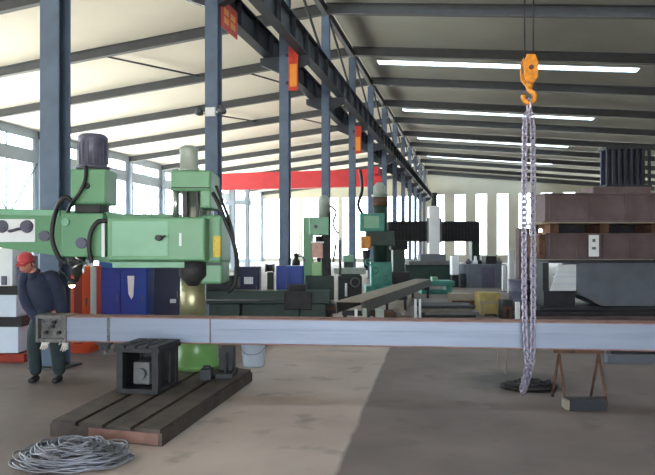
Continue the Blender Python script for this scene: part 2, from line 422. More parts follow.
# boards on the column row
def board(i, y0, z0, z1, ln, label, split):
    x = XC + .17; ya = Y0 + i * SP + y0
    t = thing('warning_board', label, 'sign board', (x, ya, z0), cam=False)
    b = MB(); b.box(x, x + .03, ya, ya + ln, z0, z1, .006); b.done('panel', M['signred'], t)
    b = MB()
    for a in range(2):
        for c in range(2):
            b.box(x + .03, x + .036, ya + ln * (.12 + .42 * a), ya + ln * (.12 + .42 * a + .3), z0 + (z1 - z0) * (split + .3 * c), z0 + (z1 - z0) * (split + .3 * c + .22))
    b.done('lettering', M['signorange'], t)
    for q in (ya + .1, ya + ln - .3):
        b = MB(); b.box(x - .015, x, q, q + .06, z0 + .1, z1 - .1); b.done('mounting_strip', M['girder'], t)
def board_front(i, z0, z1, label):
    y = Y0 + i * SP - .131; x = XC + .16
    t = thing('warning_board', label, 'sign board', (x, y, z0), cam=False)
    b = MB(); b.box(x, x + .3, y - .03, y, z0, z1, .006); b.done('panel', M['signred'], t)
    b = MB(); b.box(x + .04, x + .26, y - .036, y - .03, z0 + .12, z0 + (z1 - z0) * .6); b.done('orange_patch', M['signorange'], t)
    for q in (z0 + .2, z1 - .3):
        b = MB(); b.box(x - .1, x + .02, y, y + .015, q, q + .1); b.done('mounting_strip', M['girder'], t)
board(1, .0, 6.65, 7.3, .95, 'red board with yellow lettering by the floodlit column, under the girder', .2)
board_front(2, 6.5, 7.85, 'upright red and orange board on the third column of the row')
board_front(4, 6.2, 7.5, 'small upright orange board farther along, on the column past the small drill')

# twin floodlights on the second column
def floodlights():
    y = Y0 + SP - .131; z = H(112, 13.7)
    t = thing('twin_floodlight', 'white twin floodlight bracket clamped to a blue-grey column', 'floodlight', (XC, y, z), cam=False)
    b = MB(); b.box(XC - .12, XC + .12, y - .06, y - .001, z - .08, z + .12, .01); b.box(XC - .3, XC + .3, y - .04, y - .02, z + .0, z + .03); b.done('bracket', M['white'], t)
    for sx in (-1, 1):
        b = MB(); c = (XC + sx * .27, y - .03, z + .0)
        b.lathe([(.03, -.02), (.09, .0), (.1, .06), (.06, .16), (.02, .2)], (c[0], c[1], c[2] - .03), 16)
        h = b.done('lamp_head', M['rafter'], t)
floodlights()

# red overhead crane in the side bay
def red_crane():
    y = 44.2; z = H(178, 44.6)
    xa, xb = -18.8, XC - .75
    t = thing('gantry_crane', 'red overhead crane girder with pale legs, before the end windows', 'crane', (xa, y, 0), cam=False)
    b = MB(); b.box(xa, xb, y - .35, y + .35, z - .62, z + .62, .03); b.done('main_girder', M['cranered'], t)
    for yy in (y - 1.6, y + .36):
        b = MB(); b.box(xb - .4, xb - .05, yy, yy + 1.24, z + .1, z + .6, .03); b.done('end_truck', M['cranered'], t)
    for x in (xa + .9, xa + 2.05):
        b = MB(); b.box(x - .14, x + .14, y - .14, y + .14, .2, z - .62); b.done('leg', M['wallblue'], t)
    b = MB(); b.box(xa + .3, xa + 2.3, y - .1, y + .1, z - 1.75, z - 1.45); b.done('cross_bar', M['wallblue'], t)
    b = MB(); b.box(xa + .3, xa + 2.7, y - .3, y + .3, 0, .2, .03); b.done('bogie', M['wallblue'], t)
red_crane()

# ------------------------------------------------------------------ radial drill
def drill():
    d0 = 7.95; u0 = U(197, d0)
    t = thing('radial_drill', 'large green radial drill on a rusty base, its arm reaching over the worker', 'drilling machine', (u0, d0, 0))
    # base plate on the floor
    A, B_, C_, D_ = Vector((-2.448, 5.47)), Vector((-1.38, 5.17)), Vector((-.94, 7.75)), Vector((-2.1, 8.5))
    bh = .14
    def pl(b):
        b.prism([A, B_, C_, D_], 'z', 0, bh - .03)
        for k in range(4):
            a0, a1 = k / 4 + .02, (k + 1) / 4 - .02
            b.prism([A.lerp(B_, a0), A.lerp(B_, a1), D_.lerp(C_, a1), D_.lerp(C_, a0)], 'z', bh - .03, bh)
    part('base', M['basei'], t, pl)
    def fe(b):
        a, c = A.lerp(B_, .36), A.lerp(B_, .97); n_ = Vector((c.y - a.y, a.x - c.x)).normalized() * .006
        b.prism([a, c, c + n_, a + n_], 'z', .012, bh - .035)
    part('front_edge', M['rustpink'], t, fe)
    # column
    part('base_drum', M['drumg'], t, lambda b: b.lathe([(.33, bh), (.33, bh + .06), (.27, bh + .1), (.265, .62), (.31, .66), (.31, .74)], (u0, d0, 0)))
    part('column_sleeve', M['olive'], t, lambda b: b.lathe([(.17, .74), (.165, 1.0), (.155, 1.3)], (u0 + U(193, 7.95) - u0, d0, 0)))
    part('column', M['chrome'], t, lambda b: b.lathe([(.2, 1.3), (.2, 2.42)], (U(198, d0), d0, 0)))
    part('rack_bar', M['black'], t, lambda b: b.pbox(183, 190, 187, 218, 7.72, .05).pbox(196, 190, 198, 218, 7.7, .04))
    part('guide_rod', M['chrome'], t, lambda b: b.cyl((U(176, 7.7), 7.7, H(218, 7.7)), (U(176, 7.7), 7.7, H(189, 7.7)), .04))
    cp = part('top_cap', M['green'], t, lambda b: b.pbox(170, 170, 211, 191, 7.6, .65, .03).pbox(200, 178, 211, 208, 7.62, .6, .02))
    part('seam', M['greend'], cp, lambda b: b.pbox(171, 187, 210, 188.2, 7.592, .02))
    def mt(b):
        z = H(171, 7.95)
        b.lathe([(.13, z - .02), (.13, z + .03), (.115, z + .04), (.115, z + .24), (.12, z + .25), (.12, z + .29), (.07, z + .32)], (U(189, 7.95), 7.95, 0))
    part('lift_motor', M['motorp'], t, mt)
    # gear box in front of the column
    gb = part('gear_box', M['green'], t, lambda b: b.pbox(107, 217, 205, 261, 7.3, .42, .025))
    part('cover_plate', M['greenl'], gb, lambda b: b.pbox(112, 221, 168, 256, 7.292, .012, .004))
    part('lever', M['black'], gb, lambda b: b.cyl((U(160, 7.3), 7.3, H(238, 7.3)), (U(160, 7.3), 7.2, H(238, 7.3)), .035).cyl((U(160, 7.22), 7.22, H(238, 7.22)), (U(166, 7.22), 7.17, H(236, 7.22)), .012))
    part('scale_strip', M['white'], gb, lambda b: b.pbox(179, 233, 181.5, 246, 7.29, .02))
    part('lower_rail', M['greenl'], t, lambda b: b.pbox(112, 261.5, 185, 268, 7.45, .25, .01))
    # sleeve clamped round the column
    sl = part('arm_sleeve', M['green'], t, lambda b: b.pbox(200, 215, 221.5, 263, 7.55, .7, .03).pbox(199, 262, 222.5, 284, 7.6, .55, .03))
    part('name_plate', M['label'], sl, lambda b: b.pbox(213, 236, 220.5, 257, 7.535, .02, .004))
    part('clamp_bar', M['greend'], sl, lambda b: b.pbox(201, 263, 221, 265.5, 7.58, .05))
    qx = U(192, 7.55)
    part('quill', M['cast'], t, lambda b: b.lathe([(.06, H(286, 7.55)), (.12, H(280, 7.55)), (.165, H(276, 7.55)), (.165, H(262, 7.55))], (qx, 7.6, 0)))
    # arm
    def arm(b):
        pts = [(U(-40, 8.1), H(207, 8.1)), (U(112, 8.1), H(212, 8.1)), (U(112, 8.1), H(263, 8.1)), (U(52, 8.1), H(255, 8.1)), (U(-40, 8.1), H(242, 8.1))]
        b.prism(pts, 'y', 8.1, 8.5)
        b.box(U(110, 8.1), U(200, 8.1), 8.1, 8.5, H(262, 8.1), H(214, 8.1))
    ar = part('arm', M['green'], t, arm)
    part('guideway', M['greenl'], ar, lambda b: b.prism([(U(-40, 8.08), H(208, 8.08)), (U(60, 8.08), H(210.5, 8.08)), (U(60, 8.08), H(216, 8.08)), (U(-40, 8.08), H(213.5, 8.08))], 'y', 8.06, 8.1))
    pp = part('inspection_panel', M['white'], ar, lambda b: b.pbox(-22, 219, 35, 242, 8.07, .03, .006))
    for c in (2, 27):
        part('port_cover', M['motor'], pp, lambda b: b.cyl((U(c, 8.07), 8.07, H(226.5, 8.07)), (U(c, 8.07), 8.03, H(226.5, 8.07)), .085, .075, 20).cyl((U(c, 8.03), 8.03, H(226.5, 8.03)), (U(c, 8.03), 8.01, H(226.5, 8.03)), .045))
    part('handle', M['motor'], pp, lambda b: b.tube([(U(9, 8.06), 8.06, H(231, 8.06)), (U(11, 8.02), 8.02, H(231, 8.02)), (U(18, 8.02), 8.02, H(229, 8.02)), (U(20, 8.06), 8.06, H(229, 8.06))], .02))
    part('plug', M['motor'], ar, lambda b: b.cyl((U(45, 8.1), 8.1, H(236, 8.1)), (U(45, 8.1), 8.06, H(236, 8.1)), .07))
    # sliding head with the spindle motor
    hd = part('sliding_head', M['green'], t, lambda b: b.pbox(61, 213, 103, 257, 7.93, .16, .02))
    part('dial', M['motor'], hd, lambda b: b.cyl((U(82, 7.93), 7.93, H(243, 7.93)), (U(82, 7.93), 7.89, H(243, 7.93)), .07))
    part('dial', M['greenl'], hd, lambda b: b.cyl((U(66, 7.93), 7.93, H(222, 7.93)), (U(66, 7.93), 7.9, H(222, 7.93)), .05))
    part('bright_gap_strip', M['white'], hd, lambda b: b.pbox(101.5, 222, 104.5, 257, 7.915, .02))  # white strip painted in for the bright gap beside the head
    part('neck', M['cast'], t, lambda b: b.pbox(74, 203, 100, 213, 7.95, .35, .02))
    gh = part('gear_head', M['green'], t, lambda b: b.pbox(70, 169, 106, 204, 7.85, .42, .02))
    part('head_cover', M['green'], gh, lambda b: b.pbox(82, 171, 104.5, 202, 7.838, .02, .004))
    part('cable_gland', M['black'], gh, lambda b: b.cyl((U(87, 7.84), 7.84, H(186, 7.84)), (U(87, 7.84), 7.8, H(186, 7.84)), .04))
    def sm(b):
        z0, z1 = H(169, 8.05), H(135, 8.05)
        b.lathe([(.21, z0), (.21, z0 + .03), (.175, z0 + .04), (.175, z1 - .1), (.185, z1 - .09), (.185, z1 - .03), (.15, z1), (.06, z1 + .015)], (U(93, 8.05), 8.05, 0))
        for k in range(16):
            a = 2 * PI * k / 16
            b.box(-.006, .006, .17, .19, z0 + .06, z1 - .12, 0, Matrix.Translation((U(93, 8.05), 8.05, 0)) @ Matrix.Rotation(a, 4, 'Z'))
    part('spindle_motor', M['motor'], t, sm)
    part('terminal_box', M['motorp'], t, lambda b: b.pbox(76, 150, 82, 166, 7.95, .12, .01))
    sp = part('spindle', M['cast'], t, lambda b: b.lathe([(.02, H(282, 7.98)), (.035, H(276, 7.98)), (.07, H(274, 7.98)), (.075, H(266, 7.98)), (.11, H(264, 7.98)), (.11, H(257, 7.98))], (U(76, 7.98), 8.0, 0)))
    part('feed_handle', M['chrome'], sp, lambda b: [b.cyl((U(84, 7.95), 7.95, H(262, 7.95)), (U(84 + 11 * math.cos(a), 7.9), 7.85, H(264 + 9 * math.sin(a), 7.9)), .012) for a in (.3, 1.5, 2.7, 4.)])
    lp = part('work_lamp', M['cast'], t, lambda b: b.tube([(U(64, 7.93), 7.93, H(257, 7.93)), (U(60, 7.85), 7.85, H(270, 7.85)), (U(71, 7.8), 7.8, H(281, 7.8))], .012).lathe([(.055, H(285, 7.8)), (.05, H(282, 7.8)), (.02, H(279, 7.8))], (U(72, 7.8), 7.8, 0), 14))
    part('bulb', M['lampglass'], lp, lambda b: b.lathe([(.01, -.035), (.03, -.025), (.036, 0), (.03, .02), (.01, .03)], (U(72, 7.79), 7.79, H(285, 7.79)), 14))
    def cab(pts, r=.028):
        part('cable', M['black'], t, lambda b: b.tube(spline([(U(x, d), d, H(y, d)) for x, y, d in pts]), r))
    cab([(86, 166, 7.84), (85, 180, 7.78), (80, 192, 7.76), (72, 203, 7.8), (68, 212, 7.9)], .024)
    cab([(74, 206, 7.84), (67, 197, 7.8), (60, 202, 7.8), (54, 218, 7.85), (52, 238, 7.85), (58, 256, 7.85), (66, 264, 7.88)], .03)
    cab([(107, 221, 7.86), (98, 222, 7.84), (91, 232, 7.82), (89, 248, 7.82), (92, 263, 7.84)], .03)
    cab([(213, 193, 7.6), (219, 205, 7.5), (225, 220, 7.45), (233, 240, 7.45), (237, 262, 7.5), (235, 285, 7.55), (228, 292, 7.6)], .026)
    cab([(216, 186, 7.62), (224, 206, 7.5), (231, 226, 7.45), (235, 246, 7.45)], .018)
    return t
drill()

# box table on the drill base
def box_table():
    d = 6.42; c = Vector((U(136, d), d)); w = U(160, d) - U(111, d); dep = .55
    z0, z1 = .142, .645
    R = Matrix.Translation((c.x, c.y, 0)) @ Matrix.Rotation(-.177, 4, 'Z')
    t = thing('box_table', 'dark cast-iron box table with square openings under the long beam', 'work table', (c.x, c.y + .2, z0))
    X = w / 2
    def body(b):
        b.box(-X + .02, X - .02, 0.02, dep - .02, z0, z0 + .05, .005, R)
        for (x0, x1) in ((-X + .02, -X + .09), (X - .09, X - .02)):
            for (y0, y1) in ((.02, .09), (dep - .09, dep - .02)): b.box(x0, x1, y0, y1, z0 + .05, z1 - .07, .004, R)
        b.box(-X + .05, X - .05, dep - .06, dep - .03, z0 + .05, z1 - .07, 0, R)
        b.box(-X + .03, -X + .06, .09, dep - .09, z0 + .05, z1 - .07, 0, R)
        b.box(X - .06, X - .03, .09, .2, z0 + .05, z1 - .07, 0, R); b.box(X - .06, X - .03, dep - .2, dep - .09, z0 + .05, z1 - .07, 0, R)
    part('body', M['cast'], t, body)
    def top(b):
        for k in range(4):
            a = -X + k * w / 4
            b.box(a + .012, a + w / 4 - .012, 0, dep, z1 - .03, z1, .003, R)
        b.box(-X, X, 0, dep, z1 - .07, z1 - .03, .004, R)
    part('slotted_top', M['cast'], t, top)
    part('core_block', M['midsteel'], t, lambda b: b.box(-.09, .1, .1, .4, z0 + .08, z0 + .32, .02, R).cyl(R @ Vector((.01, .1, z0 + .2)), R @ Vector((.01, .05, z0 + .2)), .06))
    part('lifting_handle', M['darksteel'], t, lambda b: b.tube(spline([R @ Vector(p) for p in ((-.1, .08, z1), (-.09, .08, z1 + .035), (.09, .08, z1 + .035), (.1, .08, z1))]), .009))
box_table()

# vice / clamp castings standing on the base behind the beam, by the drum
def casting():
    t = thing('angle_bracket', 'dark cast angle bracket beside the green drum on the drill base', 'casting', (U(224, 7.3), 7.3, .142))
    part('body', M['cast'], t, lambda b: b.box(U(219, 7.38), U(233, 7.38), 7.38, 7.6, .2, .47, .01).box(U(218, 7.38), U(235, 7.38), 7.2, 7.62, .142, .2, .008))
    part('web', M['cast'], t, lambda b: b.prism([(7.22, .2), (7.37, .2), (7.37, .42)], 'x', U(225, 7.3), U(227, 7.3)))
casting()
tag(part('steel_block', M['darksteel'], None, lambda b: b.box(U(200, 7.1), U(211, 7.1), 7.1, 7.25, .142, .27, .008).box(U(202, 7.1), U(209, 7.1), 7.14, 7.2, .27, .3, .004)), 'small dark steel block lying on the drill base by the drum', 'block')

# coil of wire in front of the base
def wire_coil():
    b = MB(); c = Vector((U(76, 4.82), 4.82))
    for k in range(60):
        r = random.uniform(.12, .42); n = 40
        ox, oy, oz = random.uniform(-.06, .06), random.uniform(-.03, .0), random.uniform(.012, .07 + .13 * (1 - r / .5))
        ph = random.uniform(0, 6.28); tl = random.uniform(-.08, .08); q = random.uniform(.6, .7)
        pts = []
        for i in range(n):
            a = 2 * PI * i / n
            rr = r * (1 + .05 * math.sin(3 * a + ph))
            pts.append((c.x + ox + rr * math.cos(a) * 1.05, c.y + oy + rr * math.sin(a) * q, max(.008, oz + tl * r * math.sin(a + ph) + .012 * math.sin(5 * a + ph))))
        b.tube(pts, .0055, 5, closed=True)
    o = b.done('wire_coil', M['wire'])
    tag(o, 'tangled coil of bright steel wire on the floor before the drill base', 'wire')
wire_coil()

# ------------------------------------------------------------------ the long beam and its slings
BL, BR = Vector((U(36, 7.22), 7.22)), Vector((U(860, 6.3), 6.3))
bd = (BR - BL).normalized(); BLEN = (BR - BL).length
RB = Matrix.Translation((BL.x, BL.y, 0)) @ Matrix.Rotation(math.atan2(bd.y, bd.x), 4, 'Z')
BZ0, BZ1 = .575, .87
def long_beam():
    t = thing('steel_beam', 'long blue-grey steel beam held level across the shop', 'beam', RB @ Vector((0, 0, BZ0)))
    part('web', M['beam'], t, lambda b: b.box(.36, BLEN, .012, .25, BZ0 + .012, BZ1 - .012, .003, RB))
    part('flange', M['rustpink'], t, lambda b: b.box(.36, BLEN, 0, .262, BZ1 - .013, BZ1, .002, RB))
    part('flange', M['rustpink'], t, lambda b: b.box(.36, BLEN, 0, .262, BZ0, BZ0 + .013, .002, RB))
    part('seam', M['beam'], t, lambda b: b.box(.36, BLEN, .004, .013, BZ0 + .128, BZ0 + .172, .003, RB))
    e = part('end_bracket', M['beamend'], t, lambda b: b.box(0, .37, -.012, .27, BZ0 - .01, BZ0 + .03, .004, RB).box(0, .37, -.012, .27, BZ1 - .03, BZ1 + .01, .004, RB).box(0, .37, .06, .2, BZ0 + .03, BZ1 - .03, 0, RB).box(.0, .03, -.01, .27, BZ0, BZ1, .003, RB).box(.33, .37, -.01, .27, BZ0, BZ1, .003, RB))
    for x, z in ((.1, .1), (.18, .17), (.26, .1), (.2, .22)):
        part('bolt', M['chaindark'], e, lambda b: b.cyl(RB @ Vector((x, .06, BZ0 + z)), RB @ Vector((x, .02, BZ0 + z)), .024, n=6))
    for px, w in ((211, .012), (106, .03)):
        x = (U(px, 7.1) - BL.x) / bd.x
        part('stain_strip' if w < .02 else 'joint_plate', M['rustpink'] if w < .02 else M['beamend'], t, lambda b: b.box(x, x + w, -.003, .014, BZ0 + .01, BZ1 - .01, 0, RB))
long_beam()
def beam_at(px, off=0):                                    # a point along the front of the beam under a pixel column
    k = (px - CX) / F
    s_ = (k * BL.y - BL.x) / (bd.x - k * bd.y)
    return BL + bd * s_ + Vector((-bd.y, bd.x)) * off
# clamp on the beam's underside near the worker
def clamp():
    p = beam_at(101, .1)
    t = thing('beam_clamp', 'dark screw clamp gripping the underside of the beam next to the worker', 'clamp', (p.x, p.y, .48))
    part('jaw', M['darksteel'], t, lambda b: b.box(p.x - .08, p.x + .08, p.y - .06, p.y + .06, BZ0 - .045, BZ0 - .002, .008).box(p.x - .05, p.x + .05, p.y - .05, p.y + .05, .47, BZ0 - .045, .008))
    part('screw', M['midsteel'], t, lambda b: b.cyl((p.x, p.y, .42), (p.x, p.y, .47), .015).cyl((p.x - .05, p.y, .43), (p.x + .05, p.y, .43), .007))
clamp()

# hoist block, hook and chain
def hoist():
    p = beam_at(527, -.10); u, d = p.x, p.y
    zt, zb = H(56, d), H(93, d)
    wx = ROT @ Vector((u, d, 0))
    t = thing('hanging_hook_block', 'orange hook block hanging on wire ropes above the beam', 'hoist', (u, d, zb))
    zm = H(84, d)
    part('cheek_plate', M['orange'], t, lambda b: b.prism([(u - .04, zt), (u + .04, zt), (u + .075, zt - .08), (u + .07, zm + .06), (u + .03, zm), (u - .03, zm), (u - .07, zm + .06), (u - .075, zt - .08)], 'y', d - .07, d - .045).prism([(u - .04, zt), (u + .04, zt), (u + .075, zt - .08), (u + .07, zm + .06), (u + .03, zm), (u - .03, zm), (u - .07, zm + .06), (u - .075, zt - .08)], 'y', d + .045, d + .07))
    part('sheave', M['rust'], t, lambda b: b.cyl((u, d - .04, zt - .14), (u, d + .04, zt - .14), .07, n=24).cyl((u, d - .085, zt - .14), (u, d + .085, zt - .14), .025))
    part('shackle', M['orange'], t, lambda b: b.lathe([(.03, zm + .02), (.045, zm - .0), (.03, zm - .05)], (u, d, 0), 16))
    hk = spline([(u, d, zm - .03), (u, d, zm - .06), (u + .055, d, zm - .11), (u + .05, d, zm - .17), (u, d, zm - .2), (u - .055, d, zm - .165), (u - .06, d, zm - .12)], 6)
    part('hook', M['orange'], t, lambda b: b.tube(hk, .026, 10))
    zr = roof(wx.x) - .02
    part('wire_rope', M['darksteel'], t, lambda b: b.tube([(u - .045, d, zt - .14), (u - .06, d, zr)], .008, 6).tube([(u + .045, d, zt - .14), (u + .06, d, zr)], .008, 6))
    # chain
    ring = zm - .228
    c = thing('lifting_chain', 'pale double lifting chain running from the orange hook past the beam to the floor', 'chain', (u, d, 0))
    part('ring', M['chain'], c, lambda b: b.torus_link((u, d, ring), (0, 0, 1), (0, 1, 0), .14, .1, .013, 8, 18))
    def strand(b, pts, pitch, L, W, r):
        pts = [Vector(p) for p in pts]; acc = 0.; k = 0; pos = []
        for a, c2 in zip(pts, pts[1:]):
            seg = (c2 - a).length
            while acc <= seg:
                pos.append((a.lerp(c2, acc / seg), (c2 - a).normalized())); acc += pitch
            acc -= seg
        for k, (q, ax) in enumerate(pos):
            sd = Vector((1, .35, 0)) if k % 2 else Vector((-.35, 1, 0))
            sd = (sd - ax * sd.dot(ax))
            sd = sd.normalized() if sd.length > .05 else ax.orthogonal().normalized()
            b.torus_link(q, ax, sd, L, W, r)
    zz = ring - .07
    part('strand', M['chain'], c, lambda b: strand(b, spline([(u - .012, d, zz), (u - .045, d, zz - .25), (u - .05, d - .0, 1.2), (u - .03, d, BZ0), (u - .02, d + .0, .42), (u - .02, d + .2, .1)]), .056, .08, .054, .0115))
    part('strand', M['chain'], c, lambda b: strand(b, spline([(u + .012, d, zz), (u + .04, d, zz - .25), (u + .045, d, 1.2), (u + .035, d, BZ0 - .04), (u + .02, d + .0, .4), (u + .01, d + .22, .09)]), .056, .08, .054, .0115))
    hp = Vector((U(529, 7.35), 7.35))
    def heap(b):
        for k in range(7):
            r = .25 - .03 * k; z = .022 + .02 * (k % 3)
            pts = [(hp.x + random.uniform(-.03, .03) + r * math.cos(a / 12 * 2 * PI) * 1.15, hp.y + r * .85 * math.sin(a / 12 * 2 * PI), z + random.uniform(0, .02)) for a in range(13)]
            strand(b, spline(pts, 3), .052, .072, .046, .0105)
    part('heap', M['chaindark'], c, heap)
hoist()

# trestle under the beam's far stretch, and the block on the floor
def trestle():
    p0, p1 = beam_at(562, .12), beam_at(604, .14)
    t = thing('steel_trestle', 'low rusty rod trestle standing under the beam next to the chain', 'trestle', ((p0.x + p1.x) / 2, p0.y, 0))
    zt = BZ0 - .002
    part('top_bar', M['rust'], t, lambda b: b.box(p0.x - .05, p1.x + .05, p0.y - .03, p0.y + .03, zt - .05, zt, .005))
    for x in (p0.x, p1.x):
        for sy in (-1, 1):
            part('leg', M['rust'], t, lambda b: b.cyl((x, p0.y, zt - .05), (x, p0.y + sy * .2, 0), .014))
    part('foot_rail', M['rust'], t, lambda b: b.cyl((p0.x, p0.y - .17, .07), (p1.x, p0.y - .17, .07), .017))
trestle()
def floor_block():
    d = 1023 / (411 - 249)
    t = thing('steel_bar', 'short dark square steel bar lying on the floor near the trestle', 'bar', (U(587, d), d, 0))
    part('body', M['darksteel'], t, lambda b: b.box(U(570, d), U(606, d), d, d + .16, .0, .11, .006))
    part('end_face', M['tan'], t, lambda b: b.box(U(570, d) - .03, U(570, d), d + .005, d + .155, .005, .105, .004))
floor_block()
for px, d, lb in ((506, 8.1, 'thin pale steel rod leaning under the beam next to the chain'), (498, 8.4, 'dull thin rod standing farther from the chain under the beam')):
    tag(part('steel_rod', M['tan'], None, lambda b: b.tube([(U(px, d), d, .012), (U(px + 3, d), d + .12, .55)], .011, 8)), lb, 'rod')
def bundle_bar():
    for k in range(4):
        d = 8.9 + .16 * k
        tag(part('flat_bar', M['darksteel'] if k % 2 else M['greyplate'], None, lambda b: b.box(U(608 + 3 * k, d), U(720, d), d, d + .14, 0, .12 + .05 * k, .004)),
            ['pale flat steel bar lying at the front of the bars under the beam', 'dark flat steel bar behind the front pale bar', 'pale steel bar third from the front under the beam', 'tallest dark steel bar behind the other bars under the beam'][k], 'steel bar')
bundle_bar()

# white bucket
def bucket():
    d = 8.75; c = (U(253.5, d), d, 0); k = 1.
    t = thing('bucket', 'white plastic bucket on the floor just behind the beam', 'bucket', c)
    part('body', M['whiteblue'], t, lambda b: b.lathe([(.145, 0), (.15, .02), (.175, .32), (.185, .325), (.185, .35), (.17, .35), (.165, .33)], c))
    part('lid', M['white'], t, lambda b: b.lathe([(.188, .351), (.19, .375), (.17, .385)], c))
    part('handle', M['midsteel'], t, lambda b: b.tube(spline([(c[0] - .188, d, .31), (c[0] - .12, d - .17, .22), (c[0], d - .2, .19), (c[0] + .12, d - .17, .22), (c[0] + .188, d, .31)]), .004, 6))
bucket()

# ------------------------------------------------------------------ cabinets behind the beam
def cabinet(name, label, px0, py0, px1, d, depth, m, doors=1, extra=None, legs=True):
    x0, x1, zt = U(px0, d), U(px1, d), H(py0, d)
    t = thing(name, label, 'cabinet', ((x0 + x1) / 2, d + depth / 2, 0))
    part('body', m, t, lambda b: b.box(x0, x1, d, d + depth, .08, zt, .012).box(x0 + .03, x1 - .03, d + .03, d + depth - .03, 0, .08))
    w = (x1 - x0) / doors
    for k in range(doors):
        dr = part('door', m, t, lambda b: b.box(x0 + k * w + .012, x0 + (k + 1) * w - .012, d - .02, d - .001, .12, zt - .05, .006))
        part('handle', M['midsteel'], dr, lambda b: b.box(x0 + (k + 1) * w - .07, x0 + (k + 1) * w - .05, d - .045, d - .02, zt * .55, zt * .55 + .12, .004))
        if zt > 1:
            part('louvre', M['darksteel'], dr, lambda b: [b.box(x0 + k * w + w * .25, x0 + (k + 1) * w - w * .25, d - .024, d - .02, zt * .22 + .03 * j, zt * .22 + .03 * j + .01) for j in range(5)])
    if extra: extra(t, x0, x1, zt)
    return t
def white_unit():
    d = 9.0
    t = thing('control_cabinet', 'white control cabinet with dark bands on a red plinth behind the worker', 'cabinet', (U(0, d), d + .3, 0))
    part('plinth', M['reddark'], t, lambda b: b.box(U(-40, d), U(24, d), d, d + .6, 0, H(354, d), .01))
    part('lower_panel', M['whiteblue'], t, lambda b: b.box(U(-40, d), U(19, d), d - .03, d + .6, H(353, d), H(327, d), .012))
    part('band', M['black'], t, lambda b: b.box(U(-40, d), U(21, d), d + .02, d + .58, H(327, d), H(317, d)))
    part('upper_panel', M['whiteblue'], t, lambda b: b.box(U(-40, d), U(17, d), d - .02, d + .6, H(317, d), H(295, d), .012))
    part('band', M['black'], t, lambda b: b.box(U(-40, d), U(20, d), d + .02, d + .58, H(295, d), H(286, d)))
    part('top_panel', M['white'], t, lambda b: b.box(U(-40, d), U(13, d), d - .02, d + .6, H(286, d), H(248, d), .012))
    part('socket', M['motor'], t, lambda b: b.pbox(1, 276, 6, 285, d - .05, .03, .004))
    part('side_post', M['motor'], t, lambda b: b.box(U(13, d), U(22, d), d + .1, d + .5, H(286, d), H(256, d), .01))
white_unit()
def red_extra(t, x0, x1, zt):
    part('side_strip', M['white'], t, lambda b: b.box(x1 + .002, x1 + .05, 9.76, 9.9, .3, zt - .02, .005))
    part('panel_strip', M['reddark'], t, lambda b: b.box(x0 + (x1 - x0) * .45, x0 + (x1 - x0) * .72, 9.772, 9.78, .15, zt - .1, .002))
cabinet('tool_cabinet', 'bright orange-red cabinet behind the lit drill lamp', 61, 266, 91, 9.8, .45, M['redcab'], 1, red_extra)
def blue_extra(t, x0, x1, zt):
    part('top_tray', M['bluebright'], t, lambda b: b.box(x0 + .05, x1 - .02, 10.98, 11.4, zt + .001, zt + .13, .01))
    part('notice_plate', M['white'], t, lambda b: b.prism([(U(126, 10.9), H(276, 10.9)), (U(133, 10.9), H(276, 10.9)), (U(132, 10.9), H(296, 10.9)), (U(130, 10.9), H(300, 10.9)), (U(127, 10.9), H(294, 10.9))], 'y', 10.972, 10.978))
cabinet('tool_cabinet', 'bright blue two-door cabinet with a pale plate on one door', 96, 268, 147, 11.0, .5, M['bluecab'], 2, blue_extra)
tag(part('foam_tray', M['pink'], None, lambda b: b.box(U(132, 11), U(147, 11), 11.42, 11.49, H(268, 11) + .003, H(268, 11) + .16, .01)), 'small pink tray lying on top of the bright blue cabinet', 'tray')
def navy_extra(t, x0, x1, zt):
    part('badge', M['white'], t, lambda b: b.pbox(170, 299, 176, 303, 11.27, .006))
cabinet('machine_cabinet', 'dark navy cabinet beside the bright blue one, behind the drill column', 154, 263, 181, 11.3, .5, M['navycab'], 1, navy_extra)
def dark_bed():
    d = 12.8
    t = thing('lathe', 'dark green lathe bed with red-brown carriage behind the beam', 'lathe', (U(270, d), d + .4, 0))
    part('bed', M['greend'], t, lambda b: b.pbox(204, 291, 330, 304, d, .5, .02))
    part('pedestal', M['greend'], t, lambda b: b.box(U(208, d), U(240, d), d + .05, d + .45, 0, H(304, d), .02))
    part('pedestal', M['greend'], t, lambda b: b.box(U(300, d), U(326, d), d + .05, d + .45, 0, H(304, d), .02))
    part('chip_tray', M['greend'], t, lambda b: b.box(U(240.5, d), U(299.5, d), d + .12, d + .4, .12, H(304.2, d), .02))
    part('headstock', M['cast'], t, lambda b: b.pbox(206, 276, 232, 291, d + .05, .4, .02))
    part('carriage', M['cast'], t, lambda b: b.pbox(284, 292, 312, 310, d - .08, .07, .02).pbox(288, 285, 306, 291, d + .05, .35, .02))
    part('feed_rod', M['midsteel'], t, lambda b: b.cyl((U(205, d), d - .05, H(300, d)), (U(282, d), d - .05, H(300, d)), .018))
    part('chuck', M['midsteel'], t, lambda b: b.cyl((U(232, d), d + .25, H(283, d)), (U(238, d), d + .25, H(283, d)), .12, n=20))
dark_bed()
cabinet('machine_cabinet', 'low blue cabinet with a white badge behind the lathe chuck', 234, 267, 259, 14.6, .5, M['navycab'], 1,
        lambda t, x0, x1, zt: part('badge', M['white'], t, lambda b: b.pbox(244, 277, 253, 284, 14.56, .015)))
cabinet('machine_cabinet', 'low bright blue cabinet between lathe and small green drill', 276, 266, 303, 15.4, .5, M['bluecab'], 2)
